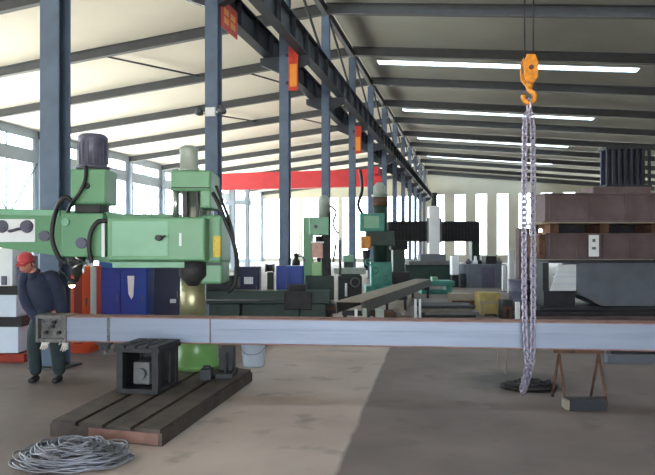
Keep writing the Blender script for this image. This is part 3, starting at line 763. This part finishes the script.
def dark_machine():
    d = 14.9
    t = thing('bench_grinder', 'dark bench grinder on a pedestal between two blue cabinets', 'grinder', (U(268, d), d, 0))
    part('pedestal', M['greend'], t, lambda b: b.box(U(267, d), U(273, d), d, d + .2, 0, H(272, d), .02))
    part('motor', M['cast'], t, lambda b: b.cyl((U(266, d), d + .1, H(268, d)), (U(273, d), d + .1, H(268, d)), .08))
    for x in (265, 272.5): part('wheel', M['midsteel'], t, lambda b: b.cyl((U(x, d), d + .1, H(268, d)), (U(x + 1.5, d), d + .1, H(268, d)), .1, n=20))
dark_machine()
def valve_stand():
    d = 15.2
    t = thing('coolant_pump', 'dark pump with pipe stubs standing above the bright blue cabinet row', 'pump', (U(296, d), d, H(266, 15.4)))
    z = H(266, 15.4) + .012
    part('body', M['cast'], t, lambda b: b.lathe([(.1, z), (.1, z + .1), (.06, z + .16), (.06, z + .24), (.09, z + .26), (.02, z + .32)], (U(296, 15.6), 15.65, 0), 18))
    part('pipe', M['motor'], t, lambda b: b.tube(spline([(U(296, 15.6), 15.65, z + .2), (U(302, 15.6), 15.6, z + .22), (U(305, 15.6), 15.6, z + .1)]), .02))
valve_stand()

# small green radial drill
def small_drill():
    d = 17.0; c = U(316, d)
    t = thing('pillar_drill', 'small green pillar drill with grey motor standing before the end windows', 'drilling machine', (c, d, 0))
    part('base', M['greend'], t, lambda b: b.box(U(298, d), U(336, d), d - .5, d + .5, 0, .16, .02))
    part('column', M['green'], t, lambda b: b.pbox(303, 217, 313, 302, d + .1, .35, .02))
    part('rear_column', M['cast'], t, lambda b: b.pbox(322, 212, 331, 300, d + .2, .3, .02))
    part('table', M['greend'], t, lambda b: b.pbox(305, 276, 334, 300, d - .35, .4, .02))
    h = part('head', M['greenl'], t, lambda b: b.pbox(309, 217, 329, 235, d - .25, .65, .03))
    part('dial', M['motor'], h, lambda b: b.cyl((U(316, d), d - .25, H(227, d)), (U(316, d), d - .29, H(227, d)), .05))
    part('motor', M['motorp'], t, lambda b: b.lathe([(.15, H(217, d)), (.15, H(206, d)), (.17, H(205, d)), (.17, H(202, d)), (.14, H(198, d)), (.05, H(195, d))], (U(324, d), d, 0)))
    part('spindle', M['cast'], t, lambda b: b.lathe([(.04, H(262, d)), (.08, H(256, d)), (.1, H(236, d))], (U(319, d), d - .05, 0), 16))
    g = part('chuck_guard', M['pink'], t, lambda b: b.pbox(312, 243, 323, 258, d - .3, .1, .02))
    part('guard_rim', M['white'], g, lambda b: b.pbox(311, 241.5, 324, 243, d - .31, .12))
    part('lamp_stem', M['midsteel'], t, lambda b: b.tube(spline([(U(330, d), d - .05, H(206, d)), (U(336, d), d - .1, H(212, d)), (U(333, d), d - .15, H(224, d)), (U(338, d), d - .15, H(234, d))]), .03))
    part('vise', M['drumg'], t, lambda b: b.pbox(312, 262, 322, 276, d - .28, .25, .02))
    part('side_handle', M['midsteel'], t, lambda b: b.cyl((U(333, d), d - .2, H(262, d)), (U(336, d), d - .2, H(244, d)), .03).cyl((U(340, d), d - .15, H(275, d)), (U(340, d), d - .15, H(240, d)), .035))
small_drill()
def milling():
    d = 18.4
    t = thing('milling_machine', 'low grey-green milling machine between the small drill and teal drill', 'milling machine', (U(349, d), d, 0))
    part('base', M['cast'], t, lambda b: b.pbox(338, 276, 362, 304, d, .6, .03))
    part('table', M['motorp'], t, lambda b: b.pbox(334, 268, 366, 274, d - .1, .7, .02))
    part('saddle', M['greend'], t, lambda b: b.pbox(341, 273.9, 360, 278, d - .02, .5, .02))
    part('ram', M['greenl'], t, lambda b: b.pbox(343, 255, 354, 262, d + .1, .6, .03))
    part('upright', M['greend'], t, lambda b: b.pbox(344, 262, 353, 268, d + .35, .3, .02))
    part('drip_pipe', M['white'], t, lambda b: b.cyl((U(346, d), d - .12, H(296, d)), (U(346, d), d - .12, H(283, d)), .035))
    part('hand_wheel', M['midsteel'], t, lambda b: b.torus_link((U(355, d), d - .15, H(282, d)), (0, 0, 1), (1, 0, 0), .26, .26, .02, 6, 20))
milling()
def teal_drill():
    d = 20.
    t = thing('radial_drill', 'teal drilling machine with orange cover beneath the crane end', 'drilling machine', (U(378, d), d, 0))
    part('base', M['teal'], t, lambda b: b.pbox(366, 286, 396, 300, d - .3, 1., .03))
    part('pedestal', M['teal'], t, lambda b: b.pbox(371, 262, 392, 286, d - .1, .6, .04))
    part('column', M['greend'], t, lambda b: b.cyl((U(381, d), d + .2, H(262, d)), (U(381, d), d + .2, H(196, d)), .23, n=20))
    part('arm', M['greend'], t, lambda b: b.pbox(366, 231, 395, 246, d - .1, .5, .03))
    h = part('head', M['teal'], t, lambda b: b.pbox(360, 213, 385, 231.5, d - .25, .5, .03))
    part('panel', M['greenl'], h, lambda b: b.pbox(364, 216, 379, 228, d - .265, .02, .004))
    part('cover', M['orange'], t, lambda b: b.pbox(361, 236, 371, 249, d - .2, .25, .03))
    part('motor', M['motorp'], t, lambda b: b.lathe([(.26, H(197, d)), (.26, H(194, d)), (.2, H(193, d)), (.2, H(186, d)), (.1, H(182, d))], (U(380, d), d + .2, 0)))
    part('brown_band', M['rust'], t, lambda b: b.cyl((U(381, d), d + .2, H(206, d)), (U(381, d), d + .2, H(198, d)), .24, n=20))
    part('spindle', M['cast'], t, lambda b: b.lathe([(.05, H(270, d)), (.09, H(262, d)), (.14, H(250, d))], (U(366, d), d - .08, 0), 16))
    for x, y in ((374, 270), (385, 278), (368, 262)):
        part('hand_wheel', M['teal'], t, lambda b: b.torus_link((U(x, d), d - .36, H(y, d)), (0, 0, 1), (1, 0, 0), .2, .2, .025, 6, 18).cyl((U(x, d), d - .4, H(y, d)), (U(x, d), d - .1, H(y, d)), .03))
    part('cable', M['black'], t, lambda b: b.tube(spline([(U(360, d), d - .1, H(170, d)), (U(362, d), d - .1, H(190, d)), (U(358, d), d - .15, H(205, d)), (U(362, d), d - .2, H(214, d))]), .05))
teal_drill()
def dark_press():
    d = 21.5
    t = thing('machine_press', 'dark narrow press beside the teal drill', 'press', (U(398, d), d, 0))
    part('frame', M['greend'], t, lambda b: b.pbox(393, 246, 405, 297, d, .6, .03))
    part('bed', M['cast'], t, lambda b: b.pbox(390, 272, 410, 284, d - .2, .5, .03))
    part('crown', M['bellow'], t, lambda b: b.pbox(391, 240, 408, 250, d - .15, .7, .03))
dark_press()

# planer with black bellows at the far end
def planer():
    d = 30.
    t = thing('planer_mill', 'far planer mill with white ram between two black bellows', 'planer', (U(434, d), d, 0))
    part('bed', M['greend'], t, lambda b: b.pbox(405, 265, 462, 283, d - .5, 3.0, .05))
    part('table', M['midsteel'], t, lambda b: b.pbox(409, 261, 458, 265, d - .6, 3.2, .03))
    part('cross_rail', M['cast'], t, lambda b: b.pbox(386, 225, 480, 239, d + .12, .5, .03))
    for x0, x1 in ((388, 427), (442, 478)):
        def bl(b):
            n = 22
            for k in range(n):
                a, c = x0 + (x1 - x0) * k / n, x0 + (x1 - x0) * (k + 1) / n
                b.box(U(a + .15, d), U(c - .15, d), d - .12 - .05 * (k % 2), d + .1, H(241.5, d), H(221.5, d), 0)
            b.box(U(x0, d), U(x1, d), d - .1, d + .1, H(241, d), H(222, d))
        part('bellows', M['bellow'], t, bl)
    part('ram', M['white'], t, lambda b: b.pbox(429, 206, 440, 258, d - .3, .5, .04))
    part('slide', M['midsteel'], t, lambda b: b.pbox(427, 218, 442, 243, d - .22, .3, .02))
    part('ram_motor', M['cast'], t, lambda b: b.cyl((U(434, d), d - .05, H(206, d)), (U(434, d), d - .05, H(193, d)), .14))
    for x0, x1 in ((386, 394), (472, 480)):
        part('upright', M['greend'], t, lambda b: b.pbox(x0, 222, x1, 283, d + .62, .7, .04))
    part('work_block', M['greyplate'], t, lambda b: b.pbox(420, 254, 446, 261, d - .4, .9, .03))
planer()
def cluster():
    d = 26.5
    t = thing('milling_machine', 'grey-blue machining centre with assorted tools on top near the end windows', 'milling machine', (U(483, d), d, 0))
    part('body', M['greyplate'], t, lambda b: b.pbox(466, 264, 507, 292, d, 1.4, .05))
    part('side_tank', M['darksteel'], t, lambda b: b.pbox(460, 274, 466, 291, d - .1, 1., .04))
    part('door', M['motor'], t, lambda b: b.pbox(482, 267, 495, 290, d - .06, .05, .01))
    part('head', M['cast'], t, lambda b: b.pbox(486, 256, 497, 264, d + .2, .8, .04))
    part('coolant_tank', M['white'], t, lambda b: b.pbox(452, 256, 459, 275, d + .2, .5, .03))
    part('tank_stand', M['darksteel'], t, lambda b: b.box(U(453, d), U(458, d), d + .25, d + .6, 0, H(275, d)))
    for x, y, m in ((470, 259, 'motor'), (477, 256, 'white'), (501, 258, 'midsteel'), (481, 260, 'black')):
        part('tool_holder', M[m], t, lambda b: b.lathe([(.12, H(264, d)), (.12, H(261, d)), (.07, H(260.5, d)), (.06, H(y, d))], (U(x, d), d + .3, 0), 14))
cluster()
def teal_table():
    d = 22.6
    t = thing('machine_table', 'teal green low machine table in front of the planer', 'machine table', (U(437, d), d, 0))
    part('top', M['teal'], t, lambda b: b.pbox(419, 281, 455, 286, d, 1., .02))
    for x in (422, 447): part('leg', M['teal'], t, lambda b: b.box(U(x, d), U(x + 6, d), d + .1, d + .9, 0, H(286, d), .02))
    part('box', M['greenl'], t, lambda b: b.pbox(432, 277, 438, 281, d + .2, .4, .02))
    part('shelf', M['teal'], t, lambda b: b.pbox(424, 290, 450, 294, d + .15, .7, .02))
teal_table()

# long channel lying down the hall, and the stock around it
def long_bar():
    h0 = .62
    P, Q = Vector((U(349, 12.2), 12.2)), Vector((U(423, 21.4), 21.4))
    dd = (Q - P).normalized(); L = (Q - P).length
    R = Matrix.Translation((P.x, P.y, 0)) @ Matrix.Rotation(math.atan2(dd.y, dd.x) - PI / 2, 4, 'Z')
    t = thing('steel_channel', 'long dusty steel channel running away down the shop on trestles', 'channel', (P.x, P.y, 0))
    part('web', M['tan'], t, lambda b: b.box(-.27, .27, 0, L, h0 - .02, h0, 0, R))
    for sx in (-1, 1): part('flange', M['midsteel'], t, lambda b: b.box(sx * .27, sx * .25, 0, L, h0 - .24, h0 - .02, 0, R))
    for y in (.6, L * .5, L - .6):
        s_ = part('trestle', M['darksteel'], t, lambda b: b.box(-.3, .3, y - .05, y + .05, h0 - .34, h0 - .24, 0, R).box(-.28, -.22, y - .04, y + .04, 0, h0 - .34, 0, R).box(.22, .28, y - .04, y + .04, 0, h0 - .34, 0, R))
long_bar()
def stock(name, label, cat, px0, py0, px1, d, depth, m, bev=.02):
    tag(part(name, M[m], None, lambda b: b.box(U(px0, d), U(px1, d), d, d + depth, 0, H(py0, d), bev)), label, cat)
def crate(name, label, px0, py0, px1, d, depth, m, m2):
    x0, x1, zt = U(px0, d), U(px1, d), H(py0, d)
    t = thing(name, label, 'crate', ((x0 + x1) / 2, d + depth / 2, 0))
    part('body', M[m], t, lambda b: b.box(x0, x1, d, d + depth, .05, zt, .01))
    part('skid', M[m2], t, lambda b: b.box(x0 + .03, x0 + .12, d, d + depth, 0, .05).box(x1 - .12, x1 - .03, d, d + depth, 0, .05))
    part('batten', M[m2], t, lambda b: b.box(x0 - .005, x1 + .005, d - .02, d - .001, zt * .55, zt * .55 + .06).box(x0 + .02, x0 + .09, d - .02, d - .001, .06, zt * .55).box(x1 - .09, x1 - .02, d - .02, d - .001, .06, zt * .55))
crate('storage_crate', 'dusty yellow crate on the floor near the chain', 480, 293, 501, 15.2, .6, 'yellowish', 'tan')
crate('storage_crate', 'tan crate in front of the teal table', 452, 294, 474, 15.8, .6, 'tan', 'rust')
crate('storage_crate', 'dark crate between the yellow crate and the chain', 502.5, 300, 513, 14.3, .35, 'darksteel', 'rust')
def post(label, px, py, d, w, m='white'):
    t = thing('marker_post', label, 'post', (U(px, d), d, 0))
    part('foot', M['darksteel'], t, lambda b: b.box(U(px, d) - w - .015, U(px, d) + w + .015, d - w - .015, d + w + .015, 0, .02))
    part('shaft', M[m], t, lambda b: b.box(U(px, d) - w, U(px, d) + w, d - w, d + w, .02, H(py, d), .008))
post('short white post farther from the chain, before the tan crate', 415.5, 299, 13.4, .025)
post('slim white post close beside the other short white post', 420, 299, 13.5, .025)
post('white post standing between the dark crate and the chain', 517.5, 302, 13.2, .045)
post('thin white post by the grey machining centre', 504, 265, 24, .07)
post('tall white post by the girder stack under the end windows', 511, 250, 23, .1)
post('white stub post below the steel channel, beside two squat white blocks', 356, 309, 11.0, .025)
for k, (a, c) in enumerate(((363, 367), (376, 384))):
    tag(part('packing_block', M['motorp'], None, lambda b: b.box(U(a, 11.1), U(c, 11.1), 11.1, 11.25, 0, H(309, 11.1), .006)), ['slim pale packing block next to the white stub post', 'broader pale packing block below the steel channel'][k], 'block')
def plate_stack(label_base, px0, px1, d, depth, n, z, mats, seed):
    rnd = random.Random(seed)
    for k in range(n):
        j = rnd.uniform(-.12, .12)
        tag(part('steel_plate', M[mats[k % len(mats)]], None, lambda b: b.box(U(px0, d) + j, U(px1, d) + j, d + rnd.uniform(0, .1), d + depth, k * z + .001, (k + 1) * z, .004)),
            (['lowest', 'second-lowest', 'third from the floor', 'fourth from the floor', 'fifth from the floor'][k] if k < n - 1 else 'topmost') + ' of the ' + label_base, 'steel plate', label_base)
plate_stack('dull steel plates before the teal table', 424, 478, 14.2, .9, 5, .07, ('tan', 'darksteel', 'midsteel'), 3)
plate_stack('dark steel plates before the small green drill', 293, 334, 13.6, .8, 6, .075, ('darksteel', 'rust', 'darksteel'), 4)
plate_stack('dark rusty plates past the steel channel', 372, 402, 13.2, .8, 4, .07, ('darksteel', 'rust'), 5)
tag(part('steel_offcut', M['rust'], None, lambda b: b.pbox(397, 317, 413, 326, 12.6, .3, .02).box(U(400, 12.6), U(411, 12.6), 12.65, 12.85, 0, H(326, 12.6))), 'reddish rusty offcut standing before the dark rusty plates', 'offcut')

# ------------------------------------------------------------------ girders stacked at the side with the chain
def girder(label, px0, py0, px1, py1, d, depth, m, stiff=6, extra=None):
    x0, x1, z0, z1 = U(px0, d), U(px1, d), H(py1, d), H(py0, d)
    t = thing('box_girder', label, 'girder', ((x0 + x1) / 2, d + depth / 2, z0))
    part('web', M[m], t, lambda b: b.box(x0, x1, d + .06, d + depth - .06, z0 + .03, z1 - .03))
    part('flange', M['rustpurple'], t, lambda b: b.box(x0 - .03, x1, d, d + depth, z1 - .03, z1, .004))
    part('flange', M['rustpurple'], t, lambda b: b.box(x0 - .03, x1, d, d + depth, z0, z0 + .03, .004))
    for k in range(stiff):
        x = x0 + (x1 - x0) * (k + .1) / stiff
        part('stiffener', M[m], t, lambda b: b.box(x, x + .02, d + .005, d + .06, z0 + .03, z1 - .03))
    if extra: extra(t)
    return t
D = 13.5
def beam_block(label, px, zlo, zhi, d, depth):
    tag(part('timber_spacer', M['rust'], None, lambda b: b.box(U(px, d), U(px + 9, d), d, d + depth, zlo + .001, zhi - .001, .008)), label, 'timber')
# bottom: grey plate girder on a dark pile
zb0 = .0
for k, (a, zt0, zt1, m) in enumerate(((526, 0, .1, 'darksteel'), (532, .1, .2, 'rustpurple'), (529, .2, .3, 'darksteel'), (541, .3, .4, 'darksteel'))):
    tag(part('flat_plate', M[m], None, lambda b: b.box(U(a, D), U(735, D), D + .02 * k, D + 1.2, zt0 + .001, zt0 + .09, .005)), ['lowest dark plate under the stacked girders', 'purplish plate second from the floor under the girders', 'dark plate third from the floor under the girders', 'topmost dark plate under the grey girder'][k], 'steel plate')
def grey_girder():
    t = thing('plate_girder', 'big smooth grey plate girder with slanted end, lowest in the girder stack', 'girder', (U(620, D), D + .5, .4))
    z1 = H(263, D); z0 = .402
    part('web', M['greyplate'], t, lambda b: b.prism([(U(580, D), z0 + .25), (U(605, D), z0), (U(735, D), z0), (U(735, D), z1), (U(580, D), z1)], 'y', D + .05, D + 1.0))
    part('gusset', M['greyplate'], t, lambda b: b.prism([(U(578, D), z0 + .3), (U(600, D), z0 + .02), (U(604, D), z0 + .02), (U(584, D), z1 - .02), (U(578, D), z1 - .02)], 'y', D, D + .05))
    part('top_flange', M['darksteel'], t, lambda b: b.box(U(548, D), U(735, D), D - .03, D + 1.05, z1 + .001, z1 + .05))
    part('end_plate', M['white'], t, lambda b: b.prism([(U(552, D), H(291, D)), (U(578, D), H(291, D)), (U(578, D), H(264.5, D)), (U(561, D), H(264.5, D))], 'y', D + .1, D + .14))
    part('plate_edge', M['whiteblue'], t, lambda b: [b.prism([(U(552 + k, D), H(290.5 - 6 * k, D)), (U(578, D), H(290.5 - 6 * k, D)), (U(578, D), H(289.8 - 6 * k, D)), (U(552.5 + k, D), H(289.8 - 6 * k, D))], 'y', D + .09, D + .1) for k in (1, 2.2, 3)])
    part('stub', M['darksteel'], t, lambda b: b.box(U(546, D), U(578, D), D + .15, D + .9, z0, H(291.5, D)).box(U(546, D), U(552, D), D + .2, D + .9, H(291.5, D), z1))
grey_girder()
zg = H(263, D) + .05
def mid_extra(t):
    part('white_tag', M['white'], t, lambda b: b.pbox(589, 235, 599, 256.5, D - .02, .015))
    part('tag_mark', M['midsteel'], t, lambda b: b.pbox(592.5, 239, 595.5, 242, D - .025, .005).pbox(592, 247, 596, 249.5, D - .025, .005))
    part('end_post', M['rust'], t, lambda b: b.pbox(539, 235, 545.5, 258.5, D + .1, .8, .01))
girder('rusty box girder with a white tag, in the middle of the stack', 547, 233, 735, 259.3, D, 1.1, 'rustpurple', 7, mid_extra)
zm1 = H(233, D)
for k, px in enumerate((550, 600, 652)): beam_block(['timber spacer at the girder end above the middle girder', 'timber spacer above the white tag', 'timber spacer near the frame edge, above the middle girder'][k], px, zm1, H(223.5, D), D + .1, .8)
tag(part('steel_plate', M['tan'], None, lambda b: b.box(U(540, D), U(735, D), D - .15, D + 1.2, H(223.5, D), H(222.2, D))), 'wide thin plate with a bright edge under the top girder', 'steel plate')
tag(part('gap_shade_bar', M['darksteel'], None, lambda b: b.box(U(546, D), U(735, D), D + .95, D + 1.08, zm1 + .001, H(223.5, D) - .001)), 'long dark strip standing in for the shade between the two stacked girders', 'bar')  # dark strip added so the gap between the girders reads as shade
def top_extra(t): pass
girder('purple brown box girder on top of the girder stack', 546, 193, 735, 222.0, D + .05, 1.1, 'rustpurple', 5, top_extra)
ztop = H(193, D + .05)
tag(part('spacer_box', M['rustpurple'], None, lambda b: b.box(U(597, D), U(656, D), D + .2, D + .9, ztop + .001, ztop + .15, .01)), 'small box section lying on the top girder', 'box section')
def slat_frame():
    d = D + .3; z0 = ztop + .151
    t = thing('slatted_frame', 'dark upright slatted steel frame standing on the girder stack', 'frame', (U(620, d), d, z0))
    part('rail', M['darksteel'], t, lambda b: b.box(U(606, d), U(652, d), d, d + .4, z0, z0 + .06).box(U(606, d), U(652, d), d, d + .4, z0 + .85, z0 + .91))
    part('slat', M['darksteel'], t, lambda b: [b.box(U(607 + 6 * k, d), U(609.5 + 6 * k, d), d + .02, d + .06, z0 + .06, z0 + .85) for k in range(8)])
    part('backing', M['navycab'], t, lambda b: b.box(U(607, d), U(651, d), d + .3, d + .34, z0 + .06, z0 + .85))
slat_frame()
def wlamp():
    d = D + .05
    t = thing('work_lamp', 'small lit lamp at the end of the middle girder beside the chain', 'lamp', (U(540.5, d), d, H(234.6, D)))
    z = H(235, D + .1)
    part('stand', M['darksteel'], t, lambda b: b.cyl((U(540.5, D + .2), D + .2, z + .002), (U(540.5, D + .2), D + .2, z + .06), .03, .02))
    part('bulb', M['lampglass'], t, lambda b: b.lathe([(.02, z + .06), (.04, z + .075), (.045, z + .1), (.035, z + .125), (.01, z + .135)], (U(540.5, D + .2), D + .2, 0), 14))
wlamp()
# dark drums and stands between the chain and the stack
def drumstack():
    d = 15.
    t = thing('oil_drum', 'dark purple steel drum standing behind the chain beside the girder stack', 'drum', (U(524, d), d, 0))
    part('body', M['motor'], t, lambda b: b.lathe([(.29, 0), (.29, .02), (.28, .03), (.28, .3), (.29, .31), (.28, .32), (.28, .6), (.29, .61), (.28, .62), (.28, .87), (.29, .88), (.29, .9), (.26, .89)], (U(524, d), d + .3, 0)))
    tag(part('rack_post', M['rustpurple'], None, lambda b: b.box(U(519, 15.8), U(530, 15.8), 15.8, 16.1, 0, H(228, 15.8), .02).box(U(516, 15.8), U(533, 15.8), 15.7, 16.2, 0, .05)), 'stout purple brown upright behind the chain and drum', 'post')
drumstack()

# ------------------------------------------------------------------ the worker at the beam's end
def skinmesh(name, chains, m, parent, root=0, sub=2):
    """chains: list of lists of (point, radius); points that coincide are shared"""
    verts, rad, edges, idx = [], [], [], {}
    for ch in chains:
        prev = None
        for p, r in ch:
            key = tuple(round(c, 4) for c in p)
            if key not in idx: idx[key] = len(verts); verts.append(Vector(p) - Vector(parent['_org'])); rad.append(r)
            if prev is not None and (prev, idx[key]) not in edges: edges.append((prev, idx[key]))
            prev = idx[key]
    me = bpy.data.meshes.new(name); me.from_pydata(verts, edges, [])
    o = bpy.data.objects.new(name, me); COL.objects.link(o); o.parent = parent; o['_org'] = parent['_org']
    md = o.modifiers.new('skin', 'SKIN'); md.use_smooth_shade = True; md.branch_smoothing = .4
    if not me.skin_vertices: me.attributes  # layer is made by the modifier
    for i, sv in enumerate(me.skin_vertices[0].data):
        r = rad[i]; sv.radius = r if isinstance(r, tuple) else (r, r); sv.use_root = (i == root)
    s2 = o.modifiers.new('smooth', 'SUBSURF'); s2.levels = sub; s2.render_levels = sub
    me.materials.append(m)
    return o
def worker():
    d = 7.66; c = U(43, d)
    t = thing('person', 'person in navy jacket and red cap bending over the end of the beam', 'person', (c, d, 0))
    P = lambda x, y, z: (c + x, d + y, z)
    pel = P(.02, .06, .90); wai = P(.01, .04, 1.03); che = P(-.02, -.04, 1.22); nb = P(-.05, -.10, 1.35); hb = P(-.08, -.16, 1.42)
    hips = [P(-.10, .06, .86), P(.13, .06, .86)]
    knees = [P(-.12, .0, .48), P(.17, .0, .48)]
    ank = [P(-.11, .06, .10), P(.18, .06, .10)]
    sh = [P(-.20, -.05, 1.32), P(.16, -.05, 1.32)]
    el = [P(-.22, .03, .99), P(.20, .03, .99)]
    wr = [P(.04, -.02, .585), P(.29, -.02, .565)]
    body = [[(pel, .10), (wai, .085), (che, .10), (nb, .055), (hb, .052)]]
    for k in (0, 1):
        body += [[(pel, .11), (hips[k], .075), (knees[k], .055), (ank[k], .04)], [(che, .10), (sh[k], .042), (el[k], .034), (wr[k], .03)]]
    skinmesh('body', body, M['skin'], t)
    jk = [[(P(.02, .06, .84), (.2, .14)), (wai, (.215, .15)), (che, (.235, .16)), (P(-.05, -.095, 1.345), (.115, .1)), (P(-.065, -.13, 1.40), (.075, .075))]]
    for k in (0, 1): jk += [[(che, (.235, .16)), (tuple(Vector(che) * .35 + Vector(sh[k]) * .65), .125), (sh[k], .115), (tuple((Vector(sh[k]) + Vector(el[k])) / 2), .1), (el[k], .09), (P(wr[k][0] - c, wr[k][1] - d, .66), .055)]]
    skinmesh('jacket', jk, M['jacket'], t)
    tr = [[(P(.02, .06, .93), (.165, .13)), (pel, (.165, .135))]]
    for k in (0, 1): tr += [[(pel, (.165, .135)), (hips[k], .112), (knees[k], .088), (P(ank[k][0] - c, ank[k][1] - d, .07), .078)]]
    skinmesh('trousers', tr, M['trousers'], t)
    for k in (0, 1):
        skinmesh('shoe', [[((ank[k][0], ank[k][1] + .03, .05), .045), ((ank[k][0], ank[k][1] - .06, .042), (.045, .042)), ((ank[k][0], ank[k][1] - .17, .036), (.042, .034))]], M['shoe'], t)
        w = Vector(wr[k]); s = -1 if k == 0 else 1
        palm = w + Vector((0, -.015, -.075))
        gl = [[(tuple(w + Vector((0, 0, .03))), .036), (tuple(w + Vector((0, -.005, -.03))), .034), (tuple(palm), (.042, .026))]]
        for f, (ox, ln) in enumerate(((-.033, .06), (-.012, .072), (.01, .068), (.031, .052))):
            a = palm + Vector((ox, -.004, -.03)); gl.append([(tuple(palm), (.042, .026)), (tuple(a), .011), (tuple(a + Vector((ox * .15, -.012, -ln * .55))), .010), (tuple(a + Vector((ox * .2, -.04, -ln * .9))), .008)])
        th = palm + Vector((-s * .045, -.01, .02)); gl.append([(tuple(palm), (.042, .026)), (tuple(th), .013), (tuple(th + Vector((-s * .02, -.03, -.035))), .010)])
        skinmesh('glove', gl, M['glove'], t, root=1, sub=1)
    # head, tipped towards the beam
    hc = Vector(P(-.10, -.22, 1.475))
    RH = Matrix.Translation(hc) @ Matrix.Rotation(.42, 4, 'X') @ Matrix.Rotation(-.12, 4, 'Z')
    def head(b):
        bmesh.ops.create_uvsphere(b.bm, u_segments=24, v_segments=18, radius=1)
        for v in b.bm.verts:
            x, y, z = v.co
            w = .078 * (1 - .22 * max(0, -z) ** 1.5); v.co = Vector((x * w, y * .096 * (1 - .1 * max(0, -z)), z * .118))
            if y < -.5 and z < -.2: v.co.y -= .008 * (1 - abs(x))
        for f in b.bm.faces: f.smooth = True
        bmesh.ops.transform(b.bm, matrix=RH, verts=b.bm.verts)
        b.cyl(RH @ Vector((0, -.088, .012)), RH @ Vector((0, -.118, -.032)), .008, .017, 10)
        for sx in (-1, 1): b.cyl(RH @ Vector((sx * .074, .0, -.005)), RH @ Vector((sx * .088, .015, -.0)), .03, .022, 12)
    hd = part('head', M['skin'], t, head)
    part('eye', M['black'], hd, lambda b: [b.cyl(RH @ Vector((sx * .03, -.083, .012)), RH @ Vector((sx * .03, -.092, .012)), .012, .009, 10) for sx in (-1, 1)])
    part('mouth', M['reddark'], hd, lambda b: b.box(-.022, .022, -.094, -.086, -.062, -.054, .003, RH))
    part('hair', M['hair'], hd, lambda b: b.lathe([(.081, -.03), (.084, .0), (.084, .035)], (0, .012, 0), 20) and bmesh.ops.transform(b.bm, matrix=RH @ Matrix.Diagonal((.98, 1.05, 1, 1)), verts=b.bm.verts))
    def cap(b):
        b.lathe([(.092, .03), (.094, .06), (.086, .095), (.06, .122), (.025, .134), (.006, .135), (.001, .135)], (0, .005, 0), 24)
        b.prism([(-.07, -.06), (-.055, -.125), (-.02, -.15), (.02, -.15), (.055, -.125), (.07, -.06)], 'z', .03, .038)
        bmesh.ops.transform(b.bm, matrix=RH, verts=b.bm.verts)
    part('cap', M['cap'], t, cap)
worker()

# ------------------------------------------------------------------ light: overcast sky through windows, skylights and the open end behind the camera
w = bpy.data.worlds.new('sky'); S.world = w; w.use_nodes = True
bg = w.node_tree.nodes['Background']; bg.inputs['Strength'].default_value = 10.
wt = w.node_tree; tcn = wt.nodes.new('ShaderNodeTexCoord'); sx = wt.nodes.new('ShaderNodeSeparateXYZ'); wr = wt.nodes.new('ShaderNodeValToRGB')
wt.links.new(tcn.outputs['Generated'], sx.inputs[0])
mr = wt.nodes.new('ShaderNodeMapRange'); mr.inputs['From Min'].default_value = -.06; mr.inputs['From Max'].default_value = .06
wt.links.new(sx.outputs['Z'], mr.inputs['Value']); wt.links.new(mr.outputs[0], wr.inputs['Fac'])
wr.color_ramp.elements[0].color = (1.0, .95, .84, 1); wr.color_ramp.elements[1].color = (.62, .70, .78, 1)   # lower half brightened to lift the ceiling, hazy sky above
wt.links.new(wr.outputs['Color'], bg.inputs['Color'])
cam = bpy.data.cameras.new('camera'); cam.sensor_width = 36; cam.lens = F / 655 * 36
cam.shift_y = (HY - 237.5) / 655; cam.clip_end = 300
co = bpy.data.objects.new('camera', cam); COL.objects.link(co)
co.location = (0, 0, EYE); co.rotation_euler = (PI / 2, 0, PSI)
S.camera = co
S.view_settings.view_transform = 'Standard'; S.view_settings.look = 'None'; S.view_settings.gamma = 1; S.view_settings.exposure = .6
S.view_settings.use_curve_mapping = False
S.cycles.max_bounces = 10; S.cycles.diffuse_bounces = 6; S.cycles.transparent_max_bounces = 12
for o in S.objects:
    if '_org' in o: del o['_org']
